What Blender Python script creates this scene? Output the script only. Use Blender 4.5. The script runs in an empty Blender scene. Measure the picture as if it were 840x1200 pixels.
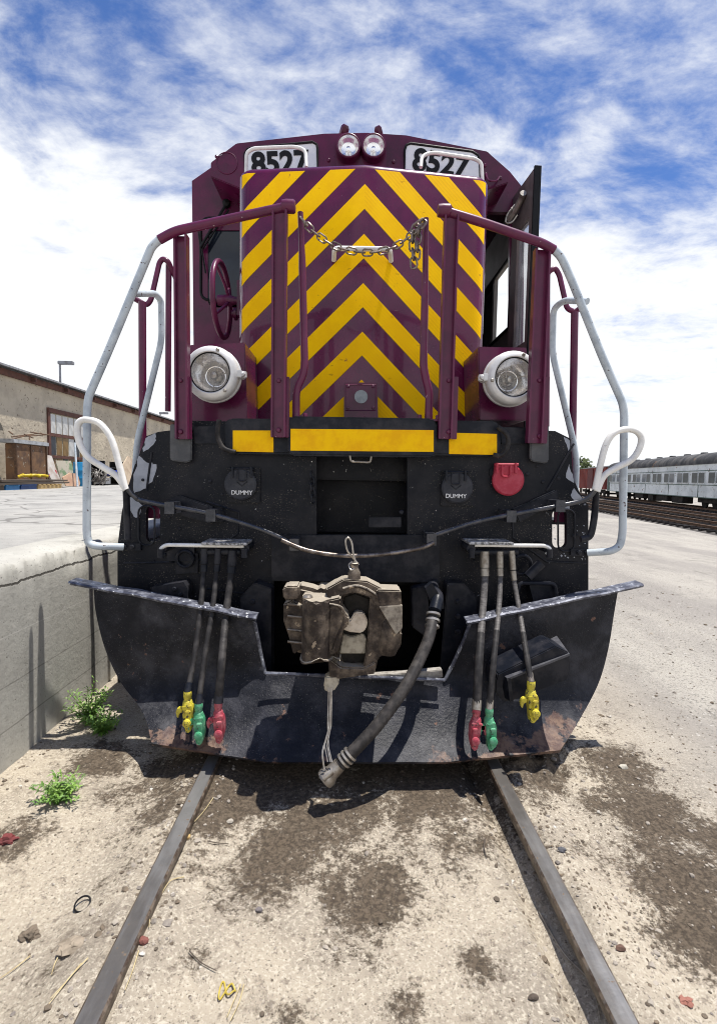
import bpy, bmesh, math, random
import numpy as np
from mathutils import Vector, Matrix, noise
rnd = random.Random(7)
sc = bpy.context.scene
C = sc.collection
R_ = math.radians

# ------------------------------------------------------------------ camera
F_PX = 580.0; CAMZ = 1.516; ROLL = R_(1.0)
th = math.atan(40.1/F_PX); ps = math.atan(13.5/F_PX*math.cos(th))
Fv = Vector((math.sin(ps)*math.cos(th), math.cos(ps)*math.cos(th), -math.sin(th)))
Rv = Vector((math.cos(ps), -math.sin(ps), 0)); Uv = Rv.cross(Fv)
Rr = Rv*math.cos(ROLL)+Uv*math.sin(ROLL); Ur = -Rv*math.sin(ROLL)+Uv*math.cos(ROLL)
cam = bpy.data.cameras.new('camera'); co = bpy.data.objects.new('camera', cam); C.objects.link(co)
M = Matrix((Rr, Ur, -Fv)).transposed().to_4x4(); M.translation = (0, 0, CAMZ); co.matrix_world = M
cam.sensor_fit = 'VERTICAL'; cam.sensor_height = 36; cam.lens = F_PX/1200*36
cam.clip_start = 0.05; cam.clip_end = 6000; sc.camera = co
def ray(px, py):
    return Rr*(px-420) - Ur*(py-600) + Fv*F_PX
def P(px, py, Y):
    r = ray(px, py); k = Y/r.y
    return Vector((r.x*k, Y, CAMZ+r.z*k))
def G(px, py, z=-0.08):
    r = ray(px, py); k = (z-CAMZ)/r.z
    return Vector((r.x*k, r.y*k, z))

# ------------------------------------------------------------------ sky + sun
SUN = Vector((0.215, 0.035, 1.0)).normalized()
EL = math.asin(SUN.z); AZ = math.atan2(SUN.x, SUN.y)
EXPOSURE = 0.62
sc.view_settings.view_transform = 'Standard'; sc.view_settings.look = 'None'
sc.view_settings.exposure = EXPOSURE; sc.cycles.filter_width = 1.05; sc.view_settings.gamma = 1; sc.view_settings.use_curve_mapping = False
w = bpy.data.worlds.new('World'); sc.world = w; w.use_nodes = True
nt = w.node_tree; nt.nodes.clear()
def wn(t, **k):
    n = nt.nodes.new(t)
    for a, b in k.items(): setattr(n, a, b)
    return n
def wmath(op, a, b=None, clamp=False):
    n = wn('ShaderNodeMath', operation=op, use_clamp=clamp)
    for i, v in enumerate((a, b)):
        if v is None: continue
        if isinstance(v, (int, float)): n.inputs[i].default_value = v
        else: nt.links.new(v, n.inputs[i])
    return n.outputs[0]
sky = wn('ShaderNodeTexSky', sky_type='NISHITA', sun_disc=False, sun_elevation=EL, sun_rotation=AZ, altitude=1500, air_density=1.0, dust_density=1.0, ozone_density=2.0)
bg = wn('ShaderNodeBackground'); bg.inputs['Strength'].default_value = 0.10
tc = wn('ShaderNodeTexCoord'); sep = wn('ShaderNodeSeparateXYZ'); nt.links.new(tc.outputs['Generated'], sep.inputs[0])
zc = wmath('ADD', wmath('MAXIMUM', sep.outputs[2], 0.0), 0.16)
cu, cv = wmath('DIVIDE', sep.outputs[0], zc), wmath('DIVIDE', sep.outputs[1], zc)
cmb = wn('ShaderNodeCombineXYZ'); nt.links.new(cu, cmb.inputs[0]); nt.links.new(cv, cmb.inputs[1])
def wnoise(scale, detail, rough, loc=(0,0,0), rot=0, scl=(1,1,1), dist=0):
    mp = wn('ShaderNodeMapping'); mp.inputs['Location'].default_value = loc; mp.inputs['Rotation'].default_value = (0,0,rot); mp.inputs['Scale'].default_value = scl
    nt.links.new(cmb.outputs[0], mp.inputs[0])
    n = wn('ShaderNodeTexNoise'); n.inputs['Scale'].default_value = scale; n.inputs['Detail'].default_value = detail
    n.inputs['Roughness'].default_value = rough; n.inputs['Distortion'].default_value = dist
    nt.links.new(mp.outputs[0], n.inputs['Vector']); return n.outputs['Fac']
n1 = wnoise(2.4, 12, 0.64, (1.7, 9.2, 0), 0.75, (1.0, 1.15, 1), 0.35)
n2 = wnoise(1.1, 3, 0.5, (6.1, 3.3, 0))
n3 = wnoise(8, 8, 0.66, (1, 1, 0), 0.6, (0.8, 1.35, 1), 0.3)
m = wmath('ADD', wmath('MULTIPLY', n1, 1.1), wmath('MULTIPLY', n2, 0.55))
m = wmath('ADD', m, wmath('MULTIPLY', n3, 0.5)); m = wmath('SUBTRACT', m, 0.06)
# cloud deck is thicker toward the horizon and to the left (-x)
m = wmath('ADD', m, wmath('MULTIPLY', sep.outputs[0], -0.06))
m = wmath('SUBTRACT', m, wmath('MULTIPLY', sep.outputs[2], 0.95))
# clear gaps in the cloud cover, as directions in the sky; a small bright cumulus on the right
for (gx, gy), dl, wdt in (((130, 60), .13, .26), ((330, 40), .07, .2), ((790, 110), .11, .24), ((800, 235), .09, .18), ((60, 260), -.10, .3), ((450, 90), -.10, .2), ((690, 168), -.16, .075), ((640, 300), -.10, .2)):
    dn_ = wn('ShaderNodeVectorMath', operation='DISTANCE'); nt.links.new(tc.outputs['Generated'], dn_.inputs[0]); dn_.inputs[1].default_value = ray(gx, gy).normalized()
    gmr = wn('ShaderNodeMapRange'); gmr.interpolation_type = 'SMOOTHSTEP'; gmr.inputs['From Max'].default_value = wdt; gmr.inputs['To Min'].default_value = dl; gmr.inputs['To Max'].default_value = 0
    nt.links.new(dn_.outputs['Value'], gmr.inputs['Value']); m = wmath('SUBTRACT', m, gmr.outputs[0])
mr = wn('ShaderNodeMapRange'); mr.inputs['From Min'].default_value = 0.25; mr.inputs['From Max'].default_value = 0.76
mr.interpolation_type = 'SMOOTHSTEP'; nt.links.new(m, mr.inputs['Value'])
cloud = wn('ShaderNodeMix', data_type='RGBA')
hue = wn('ShaderNodeMix', data_type='RGBA', blend_type='MULTIPLY'); hue.inputs[0].default_value = 1.0
nt.links.new(sky.outputs[0], hue.inputs[6]); hue.inputs[7].default_value = (0.56, 0.74, 1.05, 1)
nt.links.new(mr.outputs[0], cloud.inputs[0]); nt.links.new(hue.outputs[2], cloud.inputs[6])
CL = 7.0
cloud.inputs[7].default_value = (CL*0.955, CL*0.975, CL*1.0, 1)
nt.links.new(cloud.outputs[2], bg.inputs['Color'])
ow = wn('ShaderNodeOutputWorld'); nt.links.new(bg.outputs[0], ow.inputs[0])
sl = bpy.data.lights.new('sun', 'SUN'); sl.energy = 4.4; sl.angle = R_(0.5); sl.color = (1, 0.955, 0.88)
so = bpy.data.objects.new('sun', sl); C.objects.link(so); so.rotation_euler = (-SUN).to_track_quat('-Z', 'Y').to_euler(); so.location = (0, 0, 30)

# ------------------------------------------------------------------ materials
def nodes_of(name):
    m = bpy.data.materials.new(name); m.use_nodes = True
    t = m.node_tree; return m, t, t.nodes['Principled BSDF']
def N(t, k, **kw):
    n = t.nodes.new(k)
    for a, b in kw.items(): setattr(n, a, b)
    return n
def noise_n(t, scale, detail=5, rough=0.6, coord=None, scl=None, dist=0, off=None):
    if coord is None:
        coord = N(t, 'ShaderNodeTexCoord').outputs['Object']
    if scl or off:
        mp = N(t, 'ShaderNodeMapping'); mp.inputs['Scale'].default_value = scl or (1,1,1); mp.inputs['Location'].default_value = off or (0,0,0)
        t.links.new(coord, mp.inputs[0]); coord = mp.outputs[0]
    n = N(t, 'ShaderNodeTexNoise'); n.inputs['Scale'].default_value = scale; n.inputs['Detail'].default_value = detail
    n.inputs['Roughness'].default_value = rough; n.inputs['Distortion'].default_value = dist
    t.links.new(coord, n.inputs['Vector']); return n.outputs['Fac']
def ramp(t, v, a, b, inv=False):
    n = N(t, 'ShaderNodeMapRange'); n.interpolation_type = 'SMOOTHSTEP'
    n.inputs['From Min'].default_value = a; n.inputs['From Max'].default_value = b
    if inv: n.inputs['To Min'].default_value = 1; n.inputs['To Max'].default_value = 0
    t.links.new(v, n.inputs['Value']); return n.outputs[0]
def mixc(t, f, a, b):
    n = N(t, 'ShaderNodeMix', data_type='RGBA')
    for i, v in ((0, f), (6, a), (7, b)):
        if isinstance(v, (int, float)): n.inputs[i].default_value = v if i == 0 else (v, v, v, 1)
        elif isinstance(v, tuple): n.inputs[i].default_value = (*v, 1) if len(v) == 3 else v
        else: t.links.new(v, n.inputs[i])
    return n.outputs[2]
def mth(t, op, a, b=None):
    n = N(t, 'ShaderNodeMath', operation=op)
    for i, v in enumerate((a, b)):
        if v is None: continue
        if isinstance(v, (int, float)): n.inputs[i].default_value = v
        else: t.links.new(v, n.inputs[i])
    return n.outputs[0]
def bump(t, b, h, dist=0.002, strength=0.6, prev=None):
    n = N(t, 'ShaderNodeBump'); n.inputs['Distance'].default_value = dist; n.inputs['Strength'].default_value = strength
    t.links.new(h, n.inputs['Height'])
    if prev is not None: t.links.new(prev, n.inputs['Normal'])
    t.links.new(n.outputs[0], b.inputs['Normal']); return n.outputs[0]
def surf(name, base, alt=None, scale=6, rough=0.5, metal=0, lo=0.4, hi=0.65, chip=None, chip_scale=30, chip_at=0.7, dust=None, dust_scale=90, dust_at=0.66,
         bscale=40, bdist=0.0015, bstr=0.5, coat=0, scl=None, rough_var=0.15, spec=None):
    m, t, b = nodes_of(name)
    col = mixc(t, ramp(t, noise_n(t, scale, 6, 0.65, scl=scl), lo, hi), base, alt or tuple(c*0.75 for c in base))
    rv = noise_n(t, scale*2.3, 4)
    r = mth(t, 'ADD', mth(t, 'MULTIPLY', rv, rough_var*2), rough-rough_var)
    if dust:
        f = ramp(t, noise_n(t, dust_scale, 3, 0.7, off=(3, 1, 7)), dust_at, dust_at+0.05)
        f = mth(t, 'MULTIPLY', f, ramp(t, noise_n(t, 3.0, 2, off=(9, 2, 1)), 0.40, 0.60))
        col = mixc(t, f, col, dust)
    if chip:
        f = ramp(t, noise_n(t, chip_scale, 5, 0.6, off=(5, 8, 2)), chip_at, chip_at+0.025)
        col = mixc(t, f, col, chip); r = mixc(t, f, r, 0.8)
    t.links.new(col, b.inputs['Base Color']); t.links.new(r, b.inputs['Roughness'])
    b.inputs['Metallic'].default_value = metal
    if spec is None: spec = 0.17 if max(base) < 0.05 and 'glass' not in name else 0.4
    b.inputs['Specular IOR Level'].default_value = spec
    if coat: b.inputs['Coat Weight'].default_value = coat; b.inputs['Coat Roughness'].default_value = 0.08
    bump(t, b, noise_n(t, bscale, 6, 0.65), bdist, bstr)
    return m
MAROON = (0.105, 0.004, 0.046); YEL = (0.96, 0.56, 0.002)
m_mar = surf('maroon_paint', MAROON, (0.060, 0.006, 0.030), 3, 0.3, chip=(0.45, 0.33, 0.36), chip_scale=45, chip_at=0.74, coat=0.2, spec=.3, bdist=0.0006, bscale=14, bstr=0.35)
m_rail = surf('maroon_rail_paint', (0.12, 0.014, 0.055), (0.085, 0.012, 0.045), 7, 0.38, chip=(0.5, 0.4, 0.42), chip_scale=38, chip_at=0.70, coat=0.2, spec=.3, bdist=0.0006)
m_yel = surf('yellow_reflective', YEL, (0.86, 0.44, 0.004), 8, 0.6, spec=.12, chip=(0.12, 0.05, 0.02), chip_scale=26, chip_at=0.735, bdist=0.0004)
m_black = surf('black_grimy_paint', (0.006, 0.0075, 0.012), (0.018, 0.018, 0.022), 3.5, 0.42, chip=(0.75, 0.76, 0.78), chip_scale=26, chip_at=0.715,
               dust=(0.26, 0.23, 0.19), dust_scale=120, dust_at=0.62, bscale=26, bdist=0.003, bstr=0.5)
m_black2 = surf('black_bracket_paint', (0.009, 0.011, 0.017), (0.030, 0.030, 0.036), 9, 0.36, chip=(0.7, 0.7, 0.72), chip_scale=42, chip_at=0.735, bscale=60, bdist=0.002)
m_plow = surf('plow_paint', (0.012, 0.013, 0.018), (0.050, 0.051, 0.062), 4, 0.42, chip=(0.15, 0.09, 0.07), chip_scale=11, chip_at=0.66, lo=.42, hi=.72,
              dust=(0.20, 0.19, 0.185), dust_scale=150, dust_at=0.635, bscale=55, bdist=0.006, bstr=0.8, spec=.2)
def plow_rust():
    t = m_plow.node_tree; b = t.nodes['Principled BSDF']; src = b.inputs['Base Color'].links[0].from_socket
    oc = N(t, 'ShaderNodeTexCoord').outputs['Object']; sp = N(t, 'ShaderNodeSeparateXYZ'); t.links.new(oc, sp.inputs[0])
    low = mth(t, 'ADD', mth(t, 'MULTIPLY', sp.outputs[2], -2.6), mth(t, 'MULTIPLY', mth(t, 'ABSOLUTE', sp.outputs[0]), .32))
    f = ramp(t, mth(t, 'ADD', low, mth(t, 'MULTIPLY', mth(t, 'SUBTRACT', noise_n(t, 6, 7, .7, oc, off=(3, 0, 2)), .5), 2.2)), 1.22, 1.34)
    c = mixc(t, mth(t, 'MULTIPLY', f, .85), src, mixc(t, ramp(t, noise_n(t, 18, 5, .7, oc), .4, .6), (.20, .13, .095), (.10, .06, .05)))
    g = ramp(t, noise_n(t, 2.2, 7, .72, oc, off=(8, 8, 1)), .52, .70)   # scraped grey areas
    c = mixc(t, mth(t, 'MULTIPLY', g, .5), c, (.13, .13, .14)); t.links.new(c, b.inputs['Base Color'])
plow_rust()
m_plowtop = surf('plow_flange_worn', (0.05, 0.053, 0.075), (0.20, 0.21, 0.25), 22, 0.42, 0.3, chip=(0.62, 0.64, 0.68), chip_scale=35, chip_at=0.62, bdist=0.002)
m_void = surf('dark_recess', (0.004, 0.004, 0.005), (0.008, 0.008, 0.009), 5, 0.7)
m_white = surf('white_rail_paint', (0.50, 0.555, 0.60), (0.36, 0.41, 0.46), 9, 0.45, chip=(0.09, 0.06, 0.06), chip_scale=48, chip_at=0.655, bdist=0.0008)
m_whiteL = surf('white_lever_paint', (0.80, 0.79, 0.76), (0.64, 0.63, 0.61), 9, 0.4, chip=(0.2, 0.18, 0.16), chip_scale=50, chip_at=0.69)
m_chipw = surf('peeling_light_paint', (0.36, 0.38, 0.43), (0.28, 0.30, 0.34), 9, 0.6)
m_alu = surf('cast_white_housing', (0.72, 0.72, 0.72), (0.60, 0.60, 0.60), 8, 0.38, 0.15, chip=(0.2, 0.19, 0.18), chip_scale=50, chip_at=0.73)
m_chrome = surf('reflector', (0.97, 0.97, 0.98), (0.93, 0.93, 0.95), 8, 0.12, 0.85, rough_var=0.02, bscale=15, bdist=0.004, bstr=0.6, spec=1.0)
m_steel = surf('cast_steel_dusty', (0.035, 0.028, 0.025), (0.15, 0.12, 0.095), 10, 0.42, 0.3, chip=(0.36, 0.29, 0.21), chip_scale=19, chip_at=0.64, bscale=48, bdist=0.006, bstr=0.9)
def dust_and_lit_tops(mt, col=(.52, .46, .37), lo=.35, hi=.8, k=.85):  # upward faces paler: settled dust, with lit tops painted into the colour
    t = mt.node_tree; b = t.nodes['Principled BSDF']; src = b.inputs['Base Color'].links[0].from_socket
    ge = N(t, 'ShaderNodeNewGeometry'); sp = N(t, 'ShaderNodeSeparateXYZ'); t.links.new(ge.outputs['True Normal'], sp.inputs[0])
    f = mth(t, 'MULTIPLY', ramp(t, mth(t, 'ADD', sp.outputs[2], mth(t, 'MULTIPLY', mth(t, 'SUBTRACT', noise_n(t, 30, 5), .5), .8)), lo, hi), k)
    t.links.new(mixc(t, f, src, col), b.inputs['Base Color'])
dust_and_lit_tops(m_steel)
m_steel2 = surf('worn_steel', (0.36, 0.33, 0.29), (0.20, 0.17, 0.14), 20, 0.4, 0.7, bscale=70, bdist=0.002)
m_rubber = surf('rubber_hose', (0.018, 0.017, 0.018), (0.05, 0.046, 0.045), 14, 0.6, chip=(0.25, 0.23, 0.21), chip_scale=60, chip_at=0.7, bscale=130, bdist=0.001)
m_hoseg = surf('grey_braided_hose', (0.060, 0.055, 0.053), (0.13, 0.12, 0.115), 25, 0.6, bscale=160, bdist=0.002, scl=(1, 1, 4))
m_gy = surf('yellow_casting', (0.60, 0.52, 0.05), (0.42, 0.34, 0.05), 30, 0.5, chip=(0.08, 0.07, 0.04), chip_scale=55, chip_at=0.59, bscale=90, bdist=.003)
m_gg = surf('green_casting', (0.05, 0.28, 0.14), (0.16, 0.40, 0.25), 30, 0.5, chip=(0.06, 0.07, 0.06), chip_scale=60, chip_at=0.60, bscale=90, bdist=.003)
m_gr = surf('red_casting', (0.34, 0.045, 0.07), (0.46, 0.15, 0.17), 30, 0.5, chip=(0.08, 0.05, 0.05), chip_scale=60, chip_at=0.60, bscale=90, bdist=.003)
m_redc = surf('red_cover', (0.36, 0.02, 0.045), (0.42, 0.05, 0.08), 20, 0.5)
m_glass = surf('dark_window_glass', (0.012, 0.016, 0.025), (0.02, 0.03, 0.045), 2, 0.06, rough_var=0.03, bdist=0.0002)
m_gasket = surf('black_rubber_gasket', (0.012, 0.012, 0.013), None, 9, 0.5)
m_int = surf('cab_interior_paint', (0.17, 0.155, 0.14), (0.12, 0.11, 0.10), 4, 0.55)
m_board = surf('number_board_white', (0.78, 0.80, 0.84), (0.66, 0.69, 0.76), 6, 0.2)
m_blk = surf('black_lettering', (0.012, 0.012, 0.014), None, 9, 0.4)
m_whl = surf('white_lettering', (0.75, 0.75, 0.75), None, 9, 0.5)
m_wire = surf('galvanised_wire', (0.45, 0.42, 0.38), (0.3, 0.27, 0.24), 30, 0.4, 0.7)
m_chain = surf('chain_steel', (0.16, 0.12, 0.11), (0.28, 0.24, 0.2), 60, 0.42, 0.75)
m_railtop = surf('rail_steel', (0.25, 0.245, 0.24), (0.14, 0.13, 0.12), 9, 0.42, 0.55, chip=(0.20, 0.15, 0.11), chip_scale=26, chip_at=0.66, bscale=50, bdist=0.002, scl=(1, 0.18, 1))
def rail_sides():
    t = m_railtop.node_tree; b = t.nodes['Principled BSDF']; src = b.inputs['Base Color'].links[0].from_socket; met = b.inputs['Metallic']
    ge = N(t, 'ShaderNodeNewGeometry'); sp = N(t, 'ShaderNodeSeparateXYZ'); t.links.new(ge.outputs['True Normal'], sp.inputs[0])
    nn = mth(t, 'MULTIPLY', mth(t, 'SUBTRACT', noise_n(t, 30, 6, .7), .5), .7)
    f = ramp(t, mth(t, 'ADD', sp.outputs[2], nn), .75, .95, True)
    c = mixc(t, f, src, mixc(t, ramp(t, noise_n(t, 24, 6, .75), .42, .6), (.045, .030, .022), (.13, .10, .075)))
    t.links.new(c, b.inputs['Base Color']); t.links.new(mth(t, 'MULTIPLY', mth(t, 'SUBTRACT', 1.0, f), .6), met)
rail_sides()
m_rust = surf('rusty_steel', (0.085, 0.05, 0.032), (0.16, 0.09, 0.05), 12, 0.85)
def clear_glass(name):
    m, t, b = nodes_of(name); g = N(t, 'ShaderNodeBsdfGlossy'); g.inputs['Roughness'].default_value = .03; tr = N(t, 'ShaderNodeBsdfTransparent')
    fz = N(t, 'ShaderNodeFresnel'); fz.inputs['IOR'].default_value = 1.35; mx = N(t, 'ShaderNodeMixShader'); t.links.new(fz.outputs[0], mx.inputs[0]); t.links.new(tr.outputs[0], mx.inputs[1]); t.links.new(g.outputs[0], mx.inputs[2])
    t.links.new(mx.outputs[0], t.nodes['Material Output'].inputs['Surface']); return m
def glass_mat(name, tint=(1, 1, 1), alpha=0.07, rough=0.03):
    m, t, b = nodes_of(name)
    b.inputs['Base Color'].default_value = (*tint, 1); b.inputs['Roughness'].default_value = rough; b.inputs['Alpha'].default_value = alpha
    b.inputs['Specular IOR Level'].default_value = 0.9
    bump(t, b, noise_n(t, 25, 2), 0.001, 0.2)
    return m
m_lens = clear_glass('lamp_lens')
m_pane = glass_mat('dusty_pane', (0.6, 0.65, 0.7), 0.3, 0.1)

# ------------------------------------------------------------------ mesh helpers
def obj(name, bm, mat, parent=None, smooth=None, origin=None, bev=0, seg=2):
    if bev:
        bmesh.ops.remove_doubles(bm, verts=bm.verts, dist=1e-5)
        es = [e for e in bm.edges if len(e.link_faces) == 2 and e.calc_face_angle(0) > 0.5]
        bmesh.ops.bevel(bm, geom=es, offset=bev, segments=seg, affect='EDGES', clamp_overlap=True)
    bmesh.ops.recalc_face_normals(bm, faces=bm.faces)
    me = bpy.data.meshes.new(name)
    vs = [v.co for v in bm.verts]
    if origin is None:
        lo = [min(v[i] for v in vs) for i in range(3)]; hi = [max(v[i] for v in vs) for i in range(3)]
        origin = Vector([(a+b)/2 for a, b in zip(lo, hi)])
    origin = Vector(origin)
    for v in bm.verts: v.co -= origin
    bm.to_mesh(me); bm.free()
    if isinstance(mat, (list, tuple)):
        for q in mat: me.materials.append(q)
    else: me.materials.append(mat)
    o = bpy.data.objects.new(name, me); C.objects.link(o)
    ang = R_(38) if smooth is None else smooth
    if ang:
        me.polygons.foreach_set('use_smooth', [True]*len(me.polygons)); me.set_sharp_from_angle(angle=ang)
    pw = Vector((0, 0, 0)); q = parent
    while q is not None: pw += q.location; q = q.parent
    if parent is not None: o.parent = parent
    o.location = origin - pw
    return o
def empty(name, loc):
    o = bpy.data.objects.new(name, None); C.objects.link(o); o.location = loc; o.empty_display_size = 0.2; return o
def tag(o, label=None, cat=None, group=None, kind=None):
    if label: o['label'] = label
    if cat: o['category'] = cat
    if group: o['group'] = group
    if kind: o['kind'] = kind
    return o
def BM(): return bmesh.new()
def box(bm, a, b, mi=0):
    x0, y0, z0 = a; x1, y1, z1 = b
    v = [bm.verts.new(p) for p in ((x0,y0,z0),(x1,y0,z0),(x1,y1,z0),(x0,y1,z0),(x0,y0,z1),(x1,y0,z1),(x1,y1,z1),(x0,y1,z1))]
    for f in ((0,3,2,1),(4,5,6,7),(0,1,5,4),(1,2,6,5),(2,3,7,6),(3,0,4,7)):
        bm.faces.new([v[i] for i in f]).material_index = mi
    return bm
def extrude_poly(bm, pts, vec):
    vec = Vector(vec)
    a = [bm.verts.new(p) for p in pts]; b = [bm.verts.new(Vector(p)+vec) for p in pts]
    n = len(pts)
    bm.faces.new(a); bm.faces.new(list(reversed(b)))
    for i in range(n): bm.faces.new((a[i], b[i], b[(i+1) % n], a[(i+1) % n]))
    return bm
def prism(bm, pix, Y, depth):      # outline in the plane y=Y, given its real thickness
    return extrude_poly(bm, [P(x, y, Y) for x, y in pix], (0, depth, 0))
def smooth_path(pts, n=6):
    pts = [Vector(p) for p in pts]; out = []
    for i in range(len(pts)-1):
        p0 = pts[max(i-1, 0)]; p1 = pts[i]; p2 = pts[i+1]; p3 = pts[min(i+2, len(pts)-1)]
        for k in range(n):
            t = k/n
            out.append(0.5*((2*p1)+(-p0+p2)*t+(2*p0-5*p1+4*p2-p3)*t*t+(-p0+3*p1-3*p2+p3)*t**3))
    out.append(pts[-1]); return out
def fillet(pts, r=0.06, n=5):
    pts = [Vector(p) for p in pts]; out = [pts[0]]
    for i in range(1, len(pts)-1):
        a, b, c = pts[i-1], pts[i], pts[i+1]
        d1 = (a-b); d2 = (c-b); k = min(r, d1.length*0.45, d2.length*0.45)
        s, e = b+d1.normalized()*k, b+d2.normalized()*k
        for j in range(n+1):
            t = j/n; out.append(s*(1-t)**2+b*2*t*(1-t)+e*t*t)
    out.append(pts[-1]); return out
def tube(bm, pts, r, seg=12, closed=False, cap=True, ribs=None):
    pts = [Vector(p) for p in pts]; n = len(pts); rings = []
    up = Vector((0.13, 0.21, 0.97)).normalized(); prev = None
    for i in range(n):
        if closed: d = pts[(i+1) % n]-pts[i-1]
        else: d = pts[min(i+1, n-1)]-pts[max(i-1, 0)]
        if d.length < 1e-9: d = Vector((0, 0, 1))
        d.normalize()
        if prev is None:
            u = up.cross(d)
            if u.length < 0.1: u = Vector((1, 0, 0)).cross(d)
            u.normalize()
        else:
            u = prev-d*prev.dot(d); u.normalize()
        prev = u; v = d.cross(u)
        rr = r[i] if isinstance(r, (list, tuple)) else r
        if ribs: rr *= 1+ribs*(1 if i % 2 else -1)
        rings.append([bm.verts.new(pts[i]+(u*math.cos(a)+v*math.sin(a))*rr) for a in [2*math.pi*k/seg for k in range(seg)]])
    for i in range(n if closed else n-1):
        A, B = rings[i], rings[(i+1) % n]
        for k in range(seg): bm.faces.new((A[k], A[(k+1) % seg], B[(k+1) % seg], B[k]))
    if cap and not closed:
        bm.faces.new(list(reversed(rings[0]))); bm.faces.new(rings[-1])
    return bm
def lathe(bm, prof, cen, axis=(0, -1, 0), seg=32, capend=False):
    ax = Vector(axis).normalized(); u = ax.cross(Vector((0.3, 0.2, 0.9))).normalized(); v = ax.cross(u); cen = Vector(cen)
    rings = []
    for r, h in prof:
        r = max(r, 1e-4)
        rings.append([bm.verts.new(cen+ax*h+(u*math.cos(a)+v*math.sin(a))*r) for a in [2*math.pi*k/seg for k in range(seg)]])
    for A, B in zip(rings, rings[1:]):
        for k in range(seg): bm.faces.new((A[k], A[(k+1) % seg], B[(k+1) % seg], B[k]))
    if capend: bm.faces.new(list(reversed(rings[0]))); bm.faces.new(rings[-1])
    return bm
def disc(bm, cen, r, t=0.01, axis=(0, -1, 0), seg=24):
    return lathe(bm, [(r, 0), (r, t)], cen, axis, seg, True)
def sheet(bm, grid, thick=0):      # grid of Vectors [row][col]
    v = [[bm.verts.new(p) for p in row] for row in grid]; fs = []
    for i in range(len(v)-1):
        for j in range(len(v[0])-1): fs.append(bm.faces.new((v[i][j], v[i][j+1], v[i+1][j+1], v[i+1][j])))
    if thick:
        bmesh.ops.recalc_face_normals(bm, faces=fs)
        bmesh.ops.solidify(bm, geom=fs, thickness=thick)
    return bm
def text(s, size, loc, mat, parent, name='lettering', offset=0.0, sx=1.0, extr=0.002):
    cu = bpy.data.curves.new('t', 'FONT'); cu.body = s; cu.size = size; cu.offset = offset; cu.extrude = extr; cu.align_x = 'CENTER'; cu.align_y = 'CENTER'
    cu.resolution_u = 6
    tmp = bpy.data.objects.new('t', cu); C.objects.link(tmp)
    me = bpy.data.meshes.new_from_object(tmp); bpy.data.objects.remove(tmp); bpy.data.curves.remove(cu)
    bm = BM(); bm.from_mesh(me); bpy.data.meshes.remove(me)
    for v in bm.verts: v.co = Vector((v.co.x*sx+loc[0], loc[1]-v.co.z, v.co.y+loc[2]))
    return obj(name, bm, mat, parent, smooth=0)
def bolt(bm, cen, r=0.012, h=0.01, axis=(0, -1, 0)):
    return lathe(bm, [(r, 0), (r, h*0.7), (r*0.7, h), (0.0005, h)], cen, axis, 8)

# ================================================================== SETTING
def vnoise(x, y, s, seed=0.0):
    return noise.noise(Vector((x*s+seed, y*s-seed*1.7, seed)))
def coords(stops):
    out = []
    for a, b, n in stops: out += list(np.linspace(a, b, n, endpoint=False))
    out.append(stops[-1][1]); return out
stains_and_shade = [(330,1000,0.42,1.0),(420,1040,0.34,1.0),(470,985,0.34,.8),(20,985,0.2,1.0),(120,890,0.35,0.9),(60,1090,0.12,.6),(560,1130,0.13,.9),(545,1040,0.05,.7),(340,1195,0.10,.8),(150,1130,.08,.7),
          (715,895,0.34,1.15),(760,950,0.34,1.2),(800,1030,0.32,1.2),(830,1090,0.30,1.1),(760,1020,.2,.9),(840,980,.3,1.0),(700,940,.16,1.0),(690,1000,0.13,.6),(700,850,.18,.7),(640,900,.2,1.1),(250,960,.14,.5),(300,900,.9,1.15),(480,900,.9,1.1),(620,910,.3,1.1),(560,1000,.10,.8),(150,930,.3,.8),(390,960,.4,1.0),(480,1180,.12,.8),(230,1120,.1,.7),(40,1150,.14,.7)]
STW = [(G(x, y), r, k) for x, y, r, k in stains_and_shade]  # oil stained spots, plus dark blobs that paint shade under the plow
RX = (-0.0535*0-0.70, 0.81)   # rail centre lines
gcx = 0.056; RX = (gcx-0.7535, gcx+0.7535)
def gz(x, y):
    z = -0.085
    z += 0.018*vnoise(x, y, 1.7, 3)+0.010*vnoise(x, y, 5, 9)
    if -3 < y < 9:
        fade = 1.0
        z += 0.004*vnoise(x, y, 17, 2)+0.003*vnoise(x, y, 43, 5)
        d = x-RX[1]
        if -0.5 < d < 0.6:
            if d < 0: z -= 0.045*math.exp(-((d+0.085)/0.045)**2)
            else: z += 0.062*math.exp(-((d-0.10)/0.12)**2)*(0.75+0.5*abs(vnoise(x, y, 6, 4)))
        d = x-RX[0]
        if d < 0: z += 0.062*math.exp(-((d+0.06)/0.16)**2)
        else: z += 0.048*math.exp(-((d-0.05)/0.11)**2)
        for gx, gy, rr, hh in ((1.02, 2.62, .16, .05), (1.25, 2.75, .2, .05)):
            z += hh*math.exp(-((x-gx)**2+(y-gy)**2)/rr**2)*(0.8+1.2*vnoise(x, y, 14, 4))
    if x > 5:
        k = min(1, (x-5)/9); z -= 0.36*k*k*(3-2*k)
    return z
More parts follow.
